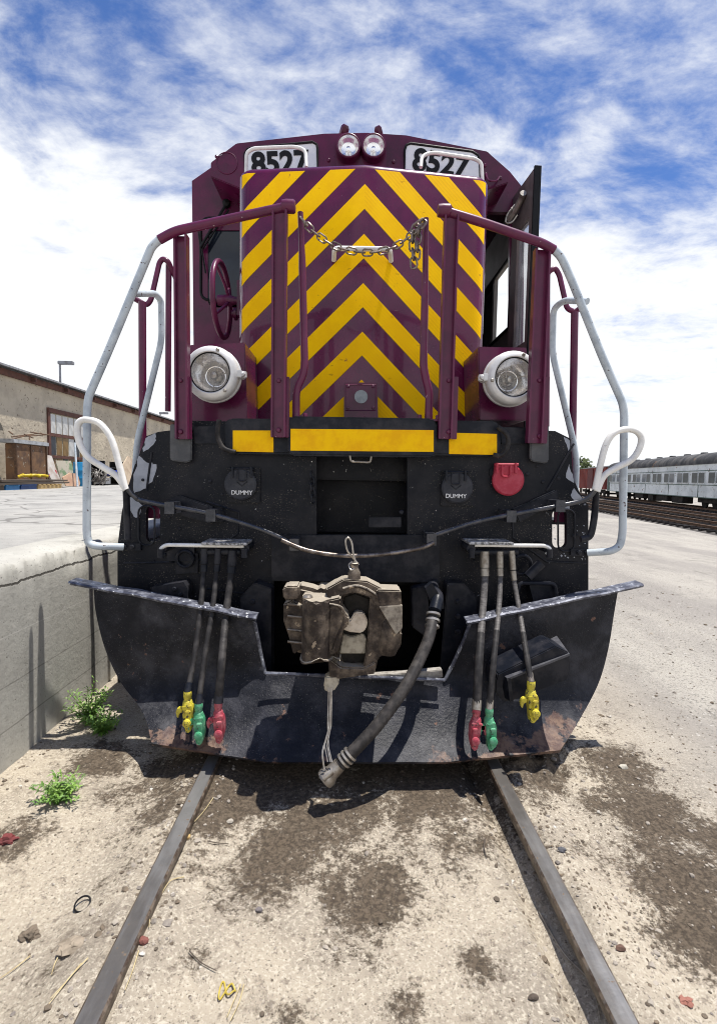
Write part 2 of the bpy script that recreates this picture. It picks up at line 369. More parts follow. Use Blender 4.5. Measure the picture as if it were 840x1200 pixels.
def ground():
    xs = coords([(-900,-60,8),(-60,-8,8),(-8,-2.0,8),(-2.0,2.6,300),(2.6,8,60),(8,60,40),(60,900,10)])
    ys = coords([(-60,-2,8),(-2,0.6,10),(0.6,3.6,230),(3.6,9,60),(9,60,40),(60,1500,12)])
    bm = BM(); lay = bm.verts.layers.float.new('stain_shade')  # darkening weight for oil marks and for the painted plow shade
    grid = []
    for y in ys:
        row = []
        for x in xs:
            v = bm.verts.new((x, y, gz(x, y))); s = 0.0
            if -3 < x < 5 and 0 < y < 6:
                for c, r, k in STW:
                    d = ((x-c.x)**2+(y-c.y)**2)/(r*r)
                    if d < 6: s = max(s, k*math.exp(-d*1.1))
            v[lay] = s; row.append(v)
        grid.append(row)
    for i in range(len(ys)-1):
        for j in range(len(xs)-1): bm.faces.new((grid[i][j], grid[i][j+1], grid[i+1][j+1], grid[i+1][j]))
    m, t, b = nodes_of('sandy_dirt')
    oc = N(t, 'ShaderNodeTexCoord').outputs['Object']
    c = mixc(t, ramp(t, noise_n(t, 2.2, 6, 0.6, oc), .35, .68), (0.42, 0.365, 0.285), (0.28, 0.243, 0.195))
    c = mixc(t, ramp(t, noise_n(t, 75, 4, 0.75, oc), .48, .64), c, (0.53, 0.475, 0.385))
    c = mixc(t, ramp(t, noise_n(t, 110, 3, 0.7, oc, off=(4,4,4)), .57, .66), c, (0.16, 0.135, 0.105))
    c = mixc(t, mth(t, 'MULTIPLY', ramp(t, noise_n(t, 26, 4, 0.7, oc, off=(1,7,4)), .58, .68), 0.75), c, (0.16, 0.13, 0.105))
    mot = mth(t, 'MULTIPLY', ramp(t, noise_n(t, 3.2, 9, .78, oc, off=(11, 3, 1)), .54, .66), mth(t, 'ADD', .25, mth(t, 'MULTIPLY', ramp(t, noise_n(t, 48, 5, .8, oc, off=(2, 6, 1)), .46, .56), .6)))
    c = mixc(t, mot, c, (0.15, 0.122, 0.095))
    # far yard: paler grey hardpan
    sp = N(t, 'ShaderNodeSeparateXYZ'); t.links.new(oc, sp.inputs[0])
    far = ramp(t, sp.outputs[0], 1.3, 2.6)
    grey = mixc(t, ramp(t, noise_n(t, 0.5, 7, 0.68, oc, scl=(1, .45, 1)), .38, .62), (0.38, 0.355, 0.31), (0.27, 0.25, 0.225))
    grey = mixc(t, ramp(t, noise_n(t, 60, 4, .7, oc), .52, .62), grey, (0.17, 0.16, 0.145)); grey = mixc(t, mth(t, 'MULTIPLY', ramp(t, noise_n(t, 1.6, 9, .78, oc, off=(5, 5, 5)), .55, .66), .55), grey, (.13, .12, .105)); grey = mixc(t, ramp(t, noise_n(t, 33, 5, .8, oc, off=(9, 5, 5)), .60, .66), grey, (.52, .50, .46))
    c = mixc(t, far, c, grey)
    at = N(t, 'ShaderNodeAttribute', attribute_name='stain_shade')
    sn = mth(t, 'ADD', at.outputs['Fac'], mth(t, 'MULTIPLY', mth(t, 'SUBTRACT', noise_n(t, 6, 9, 0.78, oc), .5), 2.3))
    sn = mth(t, 'ADD', sn, mth(t, 'MULTIPLY', mth(t, 'SUBTRACT', noise_n(t, 52, 4, 0.8, oc, off=(3, 3, 1)), .5), 1.5))
    sn = mth(t, 'MULTIPLY', ramp(t, sn, 0.50, 0.88), ramp(t, at.outputs['Fac'], 0.05, 0.3))
    c = mixc(t, mth(t, 'MULTIPLY', sn, 0.95), c, mixc(t, ramp(t, noise_n(t, 55, 4, .7, oc), .4, .62), (0.045, 0.033, 0.023), (0.115, 0.088, 0.062)))
    t.links.new(c, b.inputs['Base Color']); b.inputs['Roughness'].default_value = 0.95
    b.inputs['Specular IOR Level'].default_value = 0.25
    p = bump(t, b, noise_n(t, 32, 8, .7, oc), 0.016, 0.75)
    bump(t, b, noise_n(t, 130, 4, .7, oc), 0.005, 0.7, p)
    o = obj('ground', bm, m, origin=(0,0,0), smooth=R_(180)); tag(o, 'sandy dirt yard with dark oil staining and shade painted under the plow', kind='structure')
ground()

WX = -1.82; PZ = 1.03
def concrete(name, a, b_, crack=True, lines=False):
    m, t, b = nodes_of(name)
    oc = N(t, 'ShaderNodeTexCoord').outputs['Object']
    c = mixc(t, ramp(t, noise_n(t, 1.3, 7, .65, oc), .35, .66), a, b_)
    c = mixc(t, mth(t, 'MULTIPLY', ramp(t, noise_n(t, 3.0, 5, .6, oc, scl=(1, 1.2, .16)), .52, .72), .55), c, tuple(v*.55 for v in b_))
    c = mixc(t, ramp(t, noise_n(t, 95, 3, .7, oc), .62, .68), c, tuple(v*.45 for v in b_))
    vor = N(t, 'ShaderNodeTexVoronoi'); vor.inputs['Scale'].default_value = 24; t.links.new(oc, vor.inputs['Vector'])
    pit = ramp(t, vor.outputs['Distance'], 0.05, 0.11, True)
    pit = mth(t, 'MULTIPLY', pit, ramp(t, noise_n(t, 9, 2, .5, oc), .52, .58))
    c = mixc(t, mth(t, 'MULTIPLY', pit, .7), c, tuple(v*.3 for v in b_))
    h = mth(t, 'SUBTRACT', noise_n(t, 22, 8, .68, oc), mth(t, 'MULTIPLY', pit, 1.2))
    if crack:
        sp = N(t, 'ShaderNodeSeparateXYZ'); t.links.new(oc, sp.inputs[0])
        if lines:  # thin form lines along the wall
            for zz, wd, dk, amp in ((0.905, .004, .85, .035), (0.36, .0025, .35, .004), (0.63, .002, -.25, .004), (0.12, .0025, .4, .01)):
                d = mth(t, 'ABSOLUTE', mth(t, 'ADD', mth(t, 'SUBTRACT', sp.outputs[2], zz), mth(t, 'MULTIPLY', mth(t, 'SUBTRACT', noise_n(t, 4.5, 5, .7, oc, scl=(0, 1, 0.0)), .5), amp*2)))
                f = ramp(t, d, wd, wd*2, True)
                c = mixc(t, mth(t, 'MULTIPLY', f, abs(dk)), c, (0.03, .025, .02) if dk > 0 else (.75, .73, .68))
                if dk > .5: h = mth(t, 'SUBTRACT', h, mth(t, 'MULTIPLY', f, 1.5))
        else:
            v2 = N(t, 'ShaderNodeTexVoronoi', feature='DISTANCE_TO_EDGE'); v2.inputs['Scale'].default_value = .35
            wv = N(t, 'ShaderNodeVectorMath', operation='ADD'); t.links.new(oc, wv.inputs[0])
            nn = N(t, 'ShaderNodeTexNoise'); nn.inputs['Scale'].default_value = 1.5; t.links.new(oc, nn.inputs['Vector']); t.links.new(nn.outputs['Color'], wv.inputs[1])
            t.links.new(wv.outputs[0], v2.inputs['Vector'])
            c = mixc(t, mth(t, 'MULTIPLY', ramp(t, v2.outputs['Distance'], .004, .012, True), .6), c, (.08, .075, .07))
    t.links.new(c, b.inputs['Base Color']); b.inputs['Roughness'].default_value = .9; b.inputs['Specular IOR Level'].default_value = .3
    bump(t, b, h, .006, .8)
    return m
m_wall = concrete('weathered_concrete', (.44, .43, .39), (.33, .32, .29), True, True)
m_deck = concrete('pale_paving', (.37, .36, .335), (.27, .265, .25))
def platform():
    # wall with a worn, rounded top edge
    ys = coords([(-6,.3,16),(.3,3.6,170),(3.6,10,60),(10,110,30)])
    prof = [(0, -0.5), (0, 0), (0, .3), (0, .6), (0, .80), (0.0, .90), (-.001, .975), (-.010, 1.008), (-.028, 1.022), (-.07, 1.03), (-.20, PZ+.001), (-.34, PZ+.001)]
    bm = BM(); g = []
    for y in ys:
        row = []
        for i, (dx, z) in enumerate(prof):
            k = .012*vnoise(y, z, 2.2, 4)+.007*vnoise(y, z, 9, 2)
            e = (0.035*max(0, vnoise(y, 0, 3, 8))+0.035*abs(vnoise(y, z, 11, 8))+.018*abs(vnoise(y, z, 30, 8))) if 5 < i < 10 else 0
            row.append(Vector((WX+dx+(k if i < 9 else 0)*.6-e, y, z-(e*.8))))
        g.append(row)
    sheet(bm, g)
    for yy in (-6, 110):
        pass
    o = obj('platform_wall', bm, m_wall, origin=(0,0,0), smooth=R_(60)); tag(o, 'low weathered concrete retaining wall of the platform left of the locomotive', 'wall')
    bm = BM(); box(bm, (-300, -60, -.4), (WX-.30, 500, PZ))
    tag(obj('platform_paving', bm, m_deck, origin=(0,0,0), smooth=0), 'raised pale paved yard on the left', kind='structure')
platform()

# distant low hills
def hills():
    bm = BM(); g = [[], []]
    for i in range(121):
        a = R_(-75+150*i/120); d = 2200
        h = 20+12*vnoise(i*.13, 0, 1, 3)+5*vnoise(i*.7, 0, 1, 3)
        g[0].append(Vector((math.sin(a)*d, math.cos(a)*d, -30))); g[1].append(Vector((math.sin(a)*(d+250), math.cos(a)*(d+250), h)))
    sheet(bm, g)
    tag(obj('hills', bm, surf('hill_haze', (.20, .22, .24), (.26, .27, .28), .004, .95), smooth=0), kind='structure')
hills()

# ------------------------------------------------------------------ rails under the locomotive
def rail(bm, p0, p1, worn=0):
    d = (Vector(p1)-Vector(p0)); L = d.length; d.normalize(); s = Vector((d.y, -d.x, 0))
    prof = [(-.037,-.006),(-.030,0),(.030,0),(.037,-.006),(.037,-.034),(.010,-.046),(.009,-.125),(.070,-.145),(.070,-.158),(-.070,-.158),(-.070,-.145),(-.009,-.125),(-.010,-.046),(-.037,-.034)]
    n = max(2, int(L/.25)) if L < 12 else 2
    rings = []
    for i in range(n+1):
        p = Vector(p0)+d*L*i/n
        rings.append([bm.verts.new(p+s*a+Vector((0,0,b))) for a, b in prof])
    k = len(prof)
    for A, B in zip(rings, rings[1:]):
        for i in range(k): bm.faces.new((A[i], A[(i+1)%k], B[(i+1)%k], B[i]))
    bm.faces.new(rings[0]); bm.faces.new(list(reversed(rings[-1])))
for (x, y0, y1, lab) in ((RX[0], -1.5, 2.60, 'brown worn rail left of the sandy middle, running to the foreground'), (RX[0], 2.625, 30, 'rail beneath the locomotive beyond the joint on the left side'),
                         (RX[1], -1.5, 30, 'grey worn rail on the right with a dark gap along its inner side')):
    bm = BM(); rail(bm, (x, y0, 0), (x, y1, 0)); tag(obj('rail', bm, m_railtop, bev=0), lab, 'rail', 'rails of the locomotive track')

# ================================================================== LOCOMOTIVE
LCX = 0.075
loco = empty('locomotive', (LCX, 3.1, 0))
tag(loco, 'maroon diesel locomotive with yellow chevrons on its nose, black pilot and snow plow', 'locomotive')
def part(name, bm, mat, parent=loco, **k): return obj(name, bm, mat, parent, **k)
def cut(o, cutters):
    for cbm in cutters:
        bmesh.ops.recalc_face_normals(cbm, faces=cbm.faces)
        me = bpy.data.meshes.new('c'); cbm.to_mesh(me); cbm.free(); c = bpy.data.objects.new('c', me); C.objects.link(c)
        w0 = Vector(); q = o
        while q is not None: w0 += q.location; q = q.parent
        # local copy of the target at its world place
        t = bpy.data.objects.new('t', o.data); C.objects.link(t); t.location = w0
        md = t.modifiers.new('b', 'BOOLEAN'); md.operation = 'DIFFERENCE'; md.solver = 'EXACT'; md.object = c
        bpy.context.view_layer.update()
        new = bpy.data.meshes.new_from_object(t.evaluated_get(bpy.context.evaluated_depsgraph_get()))
        bpy.data.objects.remove(t); bpy.data.objects.remove(c); o.data = new
    return o
def rrect(x0, y0, x1, y1, r, n=4):     # rounded rectangle outline in pixels
    pts = []
    for cx, cy, a0 in ((x1-r, y0+r, -90), (x1-r, y1-r, 0), (x0+r, y1-r, 90), (x0+r, y0+r, 180)):
        for i in range(n+1):
            a = R_(a0+90*i/n); pts.append((cx+r*math.cos(a), cy+r*math.sin(a)))
    return pts

# ---- long body behind the cab, frame, trucks (seen only from the side)
bm = BM(); box(bm, (LCX-.92, 6.9, 1.86), (LCX+.92, 20.5, 4.35)); part('long_hood', bm, m_mar, bev=.06)
bm = BM(); box(bm, (LCX-1.1, 3.30, 1.50), (LCX+1.1, 20.8, 1.80)); box(bm, (LCX-1.42, 4.2, 1.45), (LCX+1.42, 20.8, 1.79)); box(bm, (LCX-.55, 3.5, .75), (LCX+.55, 20.8, 1.50)); part('underframe', bm, m_black, bev=.01)
bm = BM(); box(bm, (LCX-1.35, 9.6, .35), (LCX+1.35, 13.4, 1.49)); part('fuel_tank', bm, m_black, bev=.1)
for yy in (4.6, 6.4, 8.2, 15.0, 16.8, 18.6):
    bm = BM()
    for s in (-1, 1):
        lathe(bm, [(.0, .07), (.12, .07), (.14, .03), (.42, .03), (.44, .06), (.52, .06), (.55, -.07), (.40, -.07), (.12, -.04), (0, -.04)], (gcx+s*.76, yy, .52), (s, 0, 0), 36)
    lathe(bm, [(.09, -.76), (.09, .76)], (gcx, yy, .52), (1, 0, 0), 16); part('wheel_set', bm, m_steel2)
for y0 in (3.9, 14.3):
    bm = BM()
    for s in (-1, 1):
        extrude_poly(bm, [(LCX+s*1.0, y0, .75), (LCX+s*1.0, y0+.2, .95), (LCX+s*1.0, y0+5, .95), (LCX+s*1.0, y0+5.2, .75), (LCX+s*1.0, y0+4.6, .5), (LCX+s*1.0, y0+.5, .5)], (s*.12, 0, 0))
    part('truck_frame', bm, m_black, bev=.015)

# ---- deck and pilot plate
bm = BM(); box(bm, (LCX-1.12, 3.16, 1.80), (LCX+1.12, 4.1, 1.855)); box(bm, (LCX-1.45, 4.1, 1.80), (LCX+1.45, 6.9, 1.855)); part('deck', bm, m_black)
YP = 3.10
pilot = []
Lp = [(172,511),(186,506),(212,503),(262,521),(371,530),(371,629),(321,629),(321,800),(138,800),(138,640),(143,600),(147,582),(158,545)]
Rp = [(477,530),(585,521),(625,504),(650,505),(668,514),(671,560),(680,580),(689,592),(689,800),(512,800),(512,629),(477,629)]
bm = BM(); prism(bm, Lp, YP, .035); pl = part('pilot_plate', bm, m_black, smooth=R_(30))
bm = BM(); prism(bm, rrect(163.5, 594, 180.5, 638, 7), YP-.1, .3); cut(pl, [bm])
bm = BM(); prism(bm, Rp, YP, .035); pr = part('pilot_plate', bm, m_black, smooth=R_(30))
bm = BM(); prism(bm, rrect(654.5, 598, 672, 645, 7), YP-.1, .3); cut(pr, [bm])
bm = BM(); prism(bm, [(318,627),(515,627),(515,683),(318,681)], YP-.03, .05); part('pilot_crossplate', bm, m_black2, bev=.004)
# peeled paint patches and slot frames, welds, raised stiffener borders
def jag(pts, amp=1.6, n=4):
    out = []
    for i, p in enumerate(pts):
        q = pts[(i+1) % len(pts)]
        for k in range(n):
            t = k/n; a = amp if k else amp*.3
            out.append((p[0]+(q[0]-p[0])*t+rnd.uniform(-a, a), p[1]+(q[1]-p[1])*t+rnd.uniform(-a, a)))
    return out
bm = BM()
for pts in ([(171,514),(184,507),(183,516),(177,524),(168,530)], [(163,534),(175,543),(184,544),(180,560),(171,572),(158,578),(157,556)], [(149,583),(163,586),(167,594),(160,607),(154,600)]):
    prism(bm, jag(pts), YP-.0012, .0022)
part('peeled_paint', bm, m_chipw, pl, smooth=0)
bm = BM()
for pts in ([(660,512),(667,516),(669,530),(665,526)], [(666,545),(671,556),(672,566),(663,560)], [(672,572),(684,588),(676,590),(668,580)], [(655,589),(668,591),(666,597),(654,596)]):
    prism(bm, jag(pts, 1.0, 3), YP-.0012, .0022)
for k in range(70):
    x = rnd.choice([rnd.uniform(648, 686), rnd.uniform(640,688)]); y = rnd.uniform(585, 660); a = rnd.uniform(.5, 1.4)
    if 652 < x < 675 and 596 < y < 647: continue
    prism(bm, jag([(x-a,y-a*.5),(x,y-a),(x+a,y),(x,y+a*.6)], .3, 1), YP-.0012, .0022)
part('peeled_paint', bm, m_chipw, pr, smooth=0)
bm = BM()
for s in (rrect(162.5, 593, 181.5, 639, 8), ):
    tube(bm, [P(x, y, YP-.004) for x, y in s], .006, 6, closed=True)
for line in ([(242,588),(280,600),(279,625),(232,658),(145,660)], [(178,530),(172,575)], [(243,690),(320,700)]):
    tube(bm, [P(x, y, YP-.003) for x, y in line], .007, 6)
part('weld_bead', bm, m_black2, pl)
bm = BM()
tube(bm, [P(x, y, YP-.004) for x, y in rrect(653.5, 597, 673, 646, 8)], .006, 6, closed=True)
for line in ([(600,610),(601,630),(640,658),(686,660)], [(672,520),(640,575)]):
    tube(bm, [P(x, y, YP-.003) for x, y in line], .007, 6)
part('weld_bead', bm, m_black2, pr)
# maroon step side seen through the slot
for pts, par in (([(160,585),(186,585),(186,608),(160,606)], pl), ([(650,590),(663,590),(663,612),(650,612)], pr)):
    bm = BM(); prism(bm, pts, 3.2, .02); part('step_riser', bm, m_rail, par)
# recess boxes behind the openings
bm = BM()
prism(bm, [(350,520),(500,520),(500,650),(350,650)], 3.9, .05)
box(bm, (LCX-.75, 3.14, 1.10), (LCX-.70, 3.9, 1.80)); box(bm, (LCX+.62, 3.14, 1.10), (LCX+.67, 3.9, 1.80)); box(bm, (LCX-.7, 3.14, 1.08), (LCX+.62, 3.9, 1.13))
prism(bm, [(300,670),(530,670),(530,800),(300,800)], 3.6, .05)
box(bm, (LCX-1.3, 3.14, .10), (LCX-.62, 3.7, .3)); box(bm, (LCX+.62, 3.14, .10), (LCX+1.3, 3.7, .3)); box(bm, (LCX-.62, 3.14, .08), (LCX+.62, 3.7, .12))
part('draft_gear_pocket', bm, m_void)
bm = BM()
prism(bm, [(281,700),(298,683),(318,690),(318,800),(310,800),(296,745),(281,725)], 2.98, .12)
prism(bm, [(483,735),(483,690),(500,686),(512,690),(512,800),(520,800),(530,770)], 3.0, .10)
prism(bm, [(524,684),(543,683),(559,699),(559,735),(545,735),(526,790),(514,800)], 2.98, .12)
part('buffer_plate', bm, m_black2, bev=.006)
bm = BM()
for x in (296, 536):
    for y in (705, 722, 740): bolt(bm, P(x, y, 2.98), .016, .012)
part('buffer_bolts', bm, m_black2)

# ---- anticlimber ledge with yellow bands
ledge = part('anticlimber', prism(BM(), [(262,495),(270,490),(580,493),(587,500),(587,528),(580,534),(270,532),(262,524)], 3.03, .16), m_black2, bev=.012)
bm = BM(); prism(bm, [(337,491),(343,487.5),(505,490),(512,495),(512,532),(506,536),(342,534),(337,530)], 2.975, .14); part('ledge_step', bm, m_black2, ledge, bev=.012)
for a, Y in (([(273,504.5),(320.5,504.5),(320.5,530),(273,529)], 3.026), ([(526,507),(582,508.5),(582,533),(526,532)], 3.026), ([(340.5,502.5),(508,504),(508,529.5),(340.5,528)], 2.971)):
    part('yellow_band', prism(BM(), a, Y, .004), m_yel, ledge, smooth=0)
bm = BM(); tube(bm, fillet([P(410,534,2.96), P(411,541,2.96), P(434,542,2.96), P(435,535,2.96)], .02), .006, 8); part('hook_eye', bm, m_steel2, ledge)
bm = BM()
for a in ([(199,497),(224,499),(224,540),(218,542),(201,540),(199,537)], [(621,499),(643,498),(643,540),(640,543),(624,541),(621,538)]):
    prism(bm, a, 3.05, .03)
part('post_bracket', bm, surf('grey_black_bracket', (.05,.052,.058), (.09,.09,.095), 8, .45, chip=(.6,.6,.6), chip_scale=40, chip_at=.73), bev=.006)
bm = BM(); prism(bm, [(226,500),(268,498),(268,520),(228,520)], 3.09, .06); prism(bm, [(585,500),(622,502),(620,520),(587,520)], 3.09, .06); part('ledge_filler', bm, m_black2, bev=.004)
for pts in ([(257,492),(255,510),(262,525),(276,530)], [(583,500),(594,510),(595,522),(588,533),(578,533)]):
    bm = BM(); tube(bm, smooth_path([P(x, y, 3.0) for x, y in pts], 5), .014, 10); part('conduit', bm, m_rubber)

# ---- nose
ncx = P(424.5, 388.6, 3.70).x; nzb = P(424, 494, 3.72).z
hw = .928
ztc = P(427, 189.5, 3.70).z; zts = P(290, 199, 3.78).z+.02
def plan(ins=0.0):
    pts = []; r = .10
    h = hw-ins
    fy = lambda x: 3.70+ins+0.085*abs(x)/hw
    for i in range(9): 
        x = -h+r+(h-r)*i/8; pts.append((x, fy(x)))
    pts = pts[:-1]+[(0, fy(0))]+[(-x, y) for x, y in reversed(pts[:-1])]
    arc = []
    for i in range(6):
        a = R_(90*i/6); arc.append((-h+r-r*math.cos(a)*1.0, fy(h-r)+r-r*math.sin(a)))
    pts = [(-h, 4.70), (-h, fy(h)+r+.0)]+arc[1:]+pts
    pts += [(-x, y) for x, y in reversed(arc[1:])]+[(h, fy(h)+r), (h, 4.70)]
    return pts
bm = BM(); rings = []
zt = lambda x: ztc-(ztc-zts)*abs(x)/hw
for ins, dz in ((0, None), (0, -.05), (.006, -.028), (.02, -.01), (.045, 0), (.3, .012)):
    rings.append([bm.verts.new((ncx+x, y, nzb if dz is None else zt(x)+dz)) for x, y in plan(ins)])
for A, B in zip(rings, rings[1:]):
    for i in range(len(A)-1): bm.faces.new((A[i], A[i+1], B[i+1], B[i]))
bm.faces.new(rings[-1])
m_nose, t, b = nodes_of('maroon_nose_with_chevrons')
oc = N(t, 'ShaderNodeTexCoord').outputs['Object']; sp = N(t, 'ShaderNodeSeparateXYZ'); t.links.new(oc, sp.inputs[0])
ax = mth(t, 'ABSOLUTE', sp.outputs[0])
z0n = P(424.5, 388.6, 3.70).z; PER = (P(427, 215.5, 3.70).z-z0n)/3
v = mth(t, 'DIVIDE', mth(t, 'ADD', sp.outputs[2], mth(t, 'MULTIPLY', ax, .97)), PER)
fr = mth(t, 'FRACT', mth(t, 'ADD', v, 10.0))
st = mth(t, 'GREATER_THAN', fr, .495)
edge = mth(t, 'LESS_THAN', mth(t, 'ABSOLUTE', mth(t, 'SUBTRACT', fr, .495)), .012)
z0n = P(424.5, 388.6, 3.70).z
lim = mth(t, 'MULTIPLY', mth(t, 'LESS_THAN', ax, .898), mth(t, 'LESS_THAN', mth(t, 'ADD', sp.outputs[2], mth(t, 'MULTIPLY', ax, (ztc-zts)/hw)), ztc-z0n-.045))
lim = mth(t, 'MULTIPLY', lim, mth(t, 'LESS_THAN', sp.outputs[1], .18))
st = mth(t, 'MULTIPLY', st, lim)
wear = ramp(t, noise_n(t, 30, 6, .7, oc, off=(2, 2, 2)), .66, .70)
st2 = mth(t, 'MULTIPLY', st, mth(t, 'SUBTRACT', 1.0, mth(t, 'MULTIPLY', wear, .75)))
mar = mixc(t, ramp(t, noise_n(t, 2.2, 5, .6, oc), .35, .7), (.075, .003, .036), (.120, .004, .050))
mar = mixc(t, ramp(t, noise_n(t, 60, 4, .6, oc, off=(7, 7, 7)), .73, .75), mar, (.35, .2, .28))
streak = ramp(t, noise_n(t, 9, 5, .6, oc, scl=(1, 1, .10)), .55, .75)
mar = mixc(t, mth(t, 'MULTIPLY', streak, .35), mar, (.03, .004, .02))
ye = mixc(t, ramp(t, noise_n(t, 5, 6, .65, oc), .3, .7), (1.0, .59, .001), (.92, .51, .002))
rib = mth(t, 'MULTIPLY', mth(t, 'LESS_THAN', mth(t, 'FRACT', mth(t, 'MULTIPLY', v, 12.0)), .22), mth(t, 'GREATER_THAN', sp.outputs[0], 0))
ye = mixc(t, mth(t, 'MULTIPLY', rib, .22), ye, (.45, .20, .003))
tick = ramp(t, noise_n(t, 16, 3, .5, oc, scl=(1, 1, 2.6), off=(1, 5, 5)), .70, .72)
ye = mixc(t, mth(t, 'MULTIPLY', tick, .5), ye, (.35, .16, .01))
c = mixc(t, st2, mar, ye); c = mixc(t, mth(t, 'MULTIPLY', mth(t, 'MULTIPLY', edge, lim), .7), c, (.02, .004, .01))
t.links.new(c, b.inputs['Base Color'])
t.links.new(mixc(t, st, mth(t, 'ADD', .16, mth(t, 'MULTIPLY', noise_n(t, 7, 4, .6, oc), .22)), .55), b.inputs['Roughness'])
crn = ramp(t, ax, .86, .90)
t.links.new(mth(t, 'MULTIPLY', mth(t, 'SUBTRACT', 1.0, st), mth(t, 'ADD', .35, mth(t, 'MULTIPLY', crn, .65))), b.inputs['Coat Weight'])
t.links.new(mth(t, 'MULTIPLY', mth(t, 'SUBTRACT', 1.0, mth(t, 'MULTIPLY', st, .8)), .35), b.inputs['Specular IOR Level'])
b.inputs['Coat Weight'].default_value = .15; b.inputs['Coat Roughness'].default_value = .04; b.inputs['Specular IOR Level'].default_value = .3
bump(t, b, noise_n(t, 2.6, 3, .5, oc), .008, .35)
nose = part('nose_hood', bm, m_nose, origin=(ncx, 3.70, z0n), smooth=R_(50))
# headlight box at nose foot
bm = BM(); prism(bm, [(403,448),(442,448),(443,493),(403,492)], 3.60, .14); ob = part('nose_box', bm, m_mar, nose, bev=.006)
bm = BM(); disc(bm, P(423, 465, 3.602), 7.6/161, .006); 
m_greyglass = surf('grey_glass', (.30, .33, .34), (.22,.24,.25), 20, .2)
part('round_glass', bm, m_greyglass, nose)
bm = BM()
for x, y in ((408,453),(437,453),(408,478),(437,478)): bolt(bm, P(x, y, 3.601), .012, .01)
tube(bm, [P(x, y, 3.598) for x, y in ((405,451),(440,451),(440,481),(405,481))], .004, 6, closed=True)
part('box_bolts', bm, m_mar, nose)
# grab handle
bm = BM(); tube(bm, fillet([P(391,305,3.70), P(392,291,3.60), P(457,292,3.60), P(458,306,3.70)], .03), .017, 12); 
part('grab_handle', bm, m_whiteL, nose)
for pts in ([(288,216,4.0),(289,179,4.0),(297,174,4.0),(346,172,3.98),(358,176,3.95),(359,196,3.9)], [(493,196,3.9),(494,183,3.95),(506,178.5,3.98),(556,186,4.0),(564,191,4.0),(565,214,4.0)]):
    bm = BM(); tube(bm, fillet([P(*p) for p in pts], .05), .0135, 12); part('nose_top_handle', bm, m_whiteL if 1 else 0, nose)
# door hinges / small drain on nose sides
bm = BM()
for z in (2.3, 2.9, 3.45):
    for s in (-1, 1): box(bm, (ncx+s*.912-.02, 4.0, z), (ncx+s*.912+.02, 4.1, z+.12))
part('hinge', bm, m_mar, nose, bev=.004)
# brake wheel
wc = P(260, 352, 4.0)
bm = BM(); pts = [wc+Vector((0, math.cos(a), math.sin(a)))*.275 for a in [2*math.pi*i/48 for i in range(48)]]
tube(bm, pts, .021, 12, closed=True)
for i in range(4):
    a = R_(40+90*i); d = Vector((0, math.cos(a), math.sin(a)))
    tube(bm, [wc+d*.02+Vector((.06, 0, 0)), wc+d*.13+Vector((.04, 0, 0)), wc+d*.268], .012, 8)
lathe(bm, [(.0, -.03), (.04, -.03), (.045, .06), (.03, .10), (.03, .24)], wc, (1, 0, 0), 16)
bw = part('brake_wheel', bm, m_rail)
bm = BM(); box(bm, (wc.x+.14, 3.88, wc.z-.16), (wc.x+.20, 4.12, wc.z+.14)); lathe(bm, [(.05, 0), (.05, .06)], wc+Vector((.08, 0, -.1)), (1,0,0), 16, True); part('brake_gearbox', bm, m_mar, bw, bev=.02)
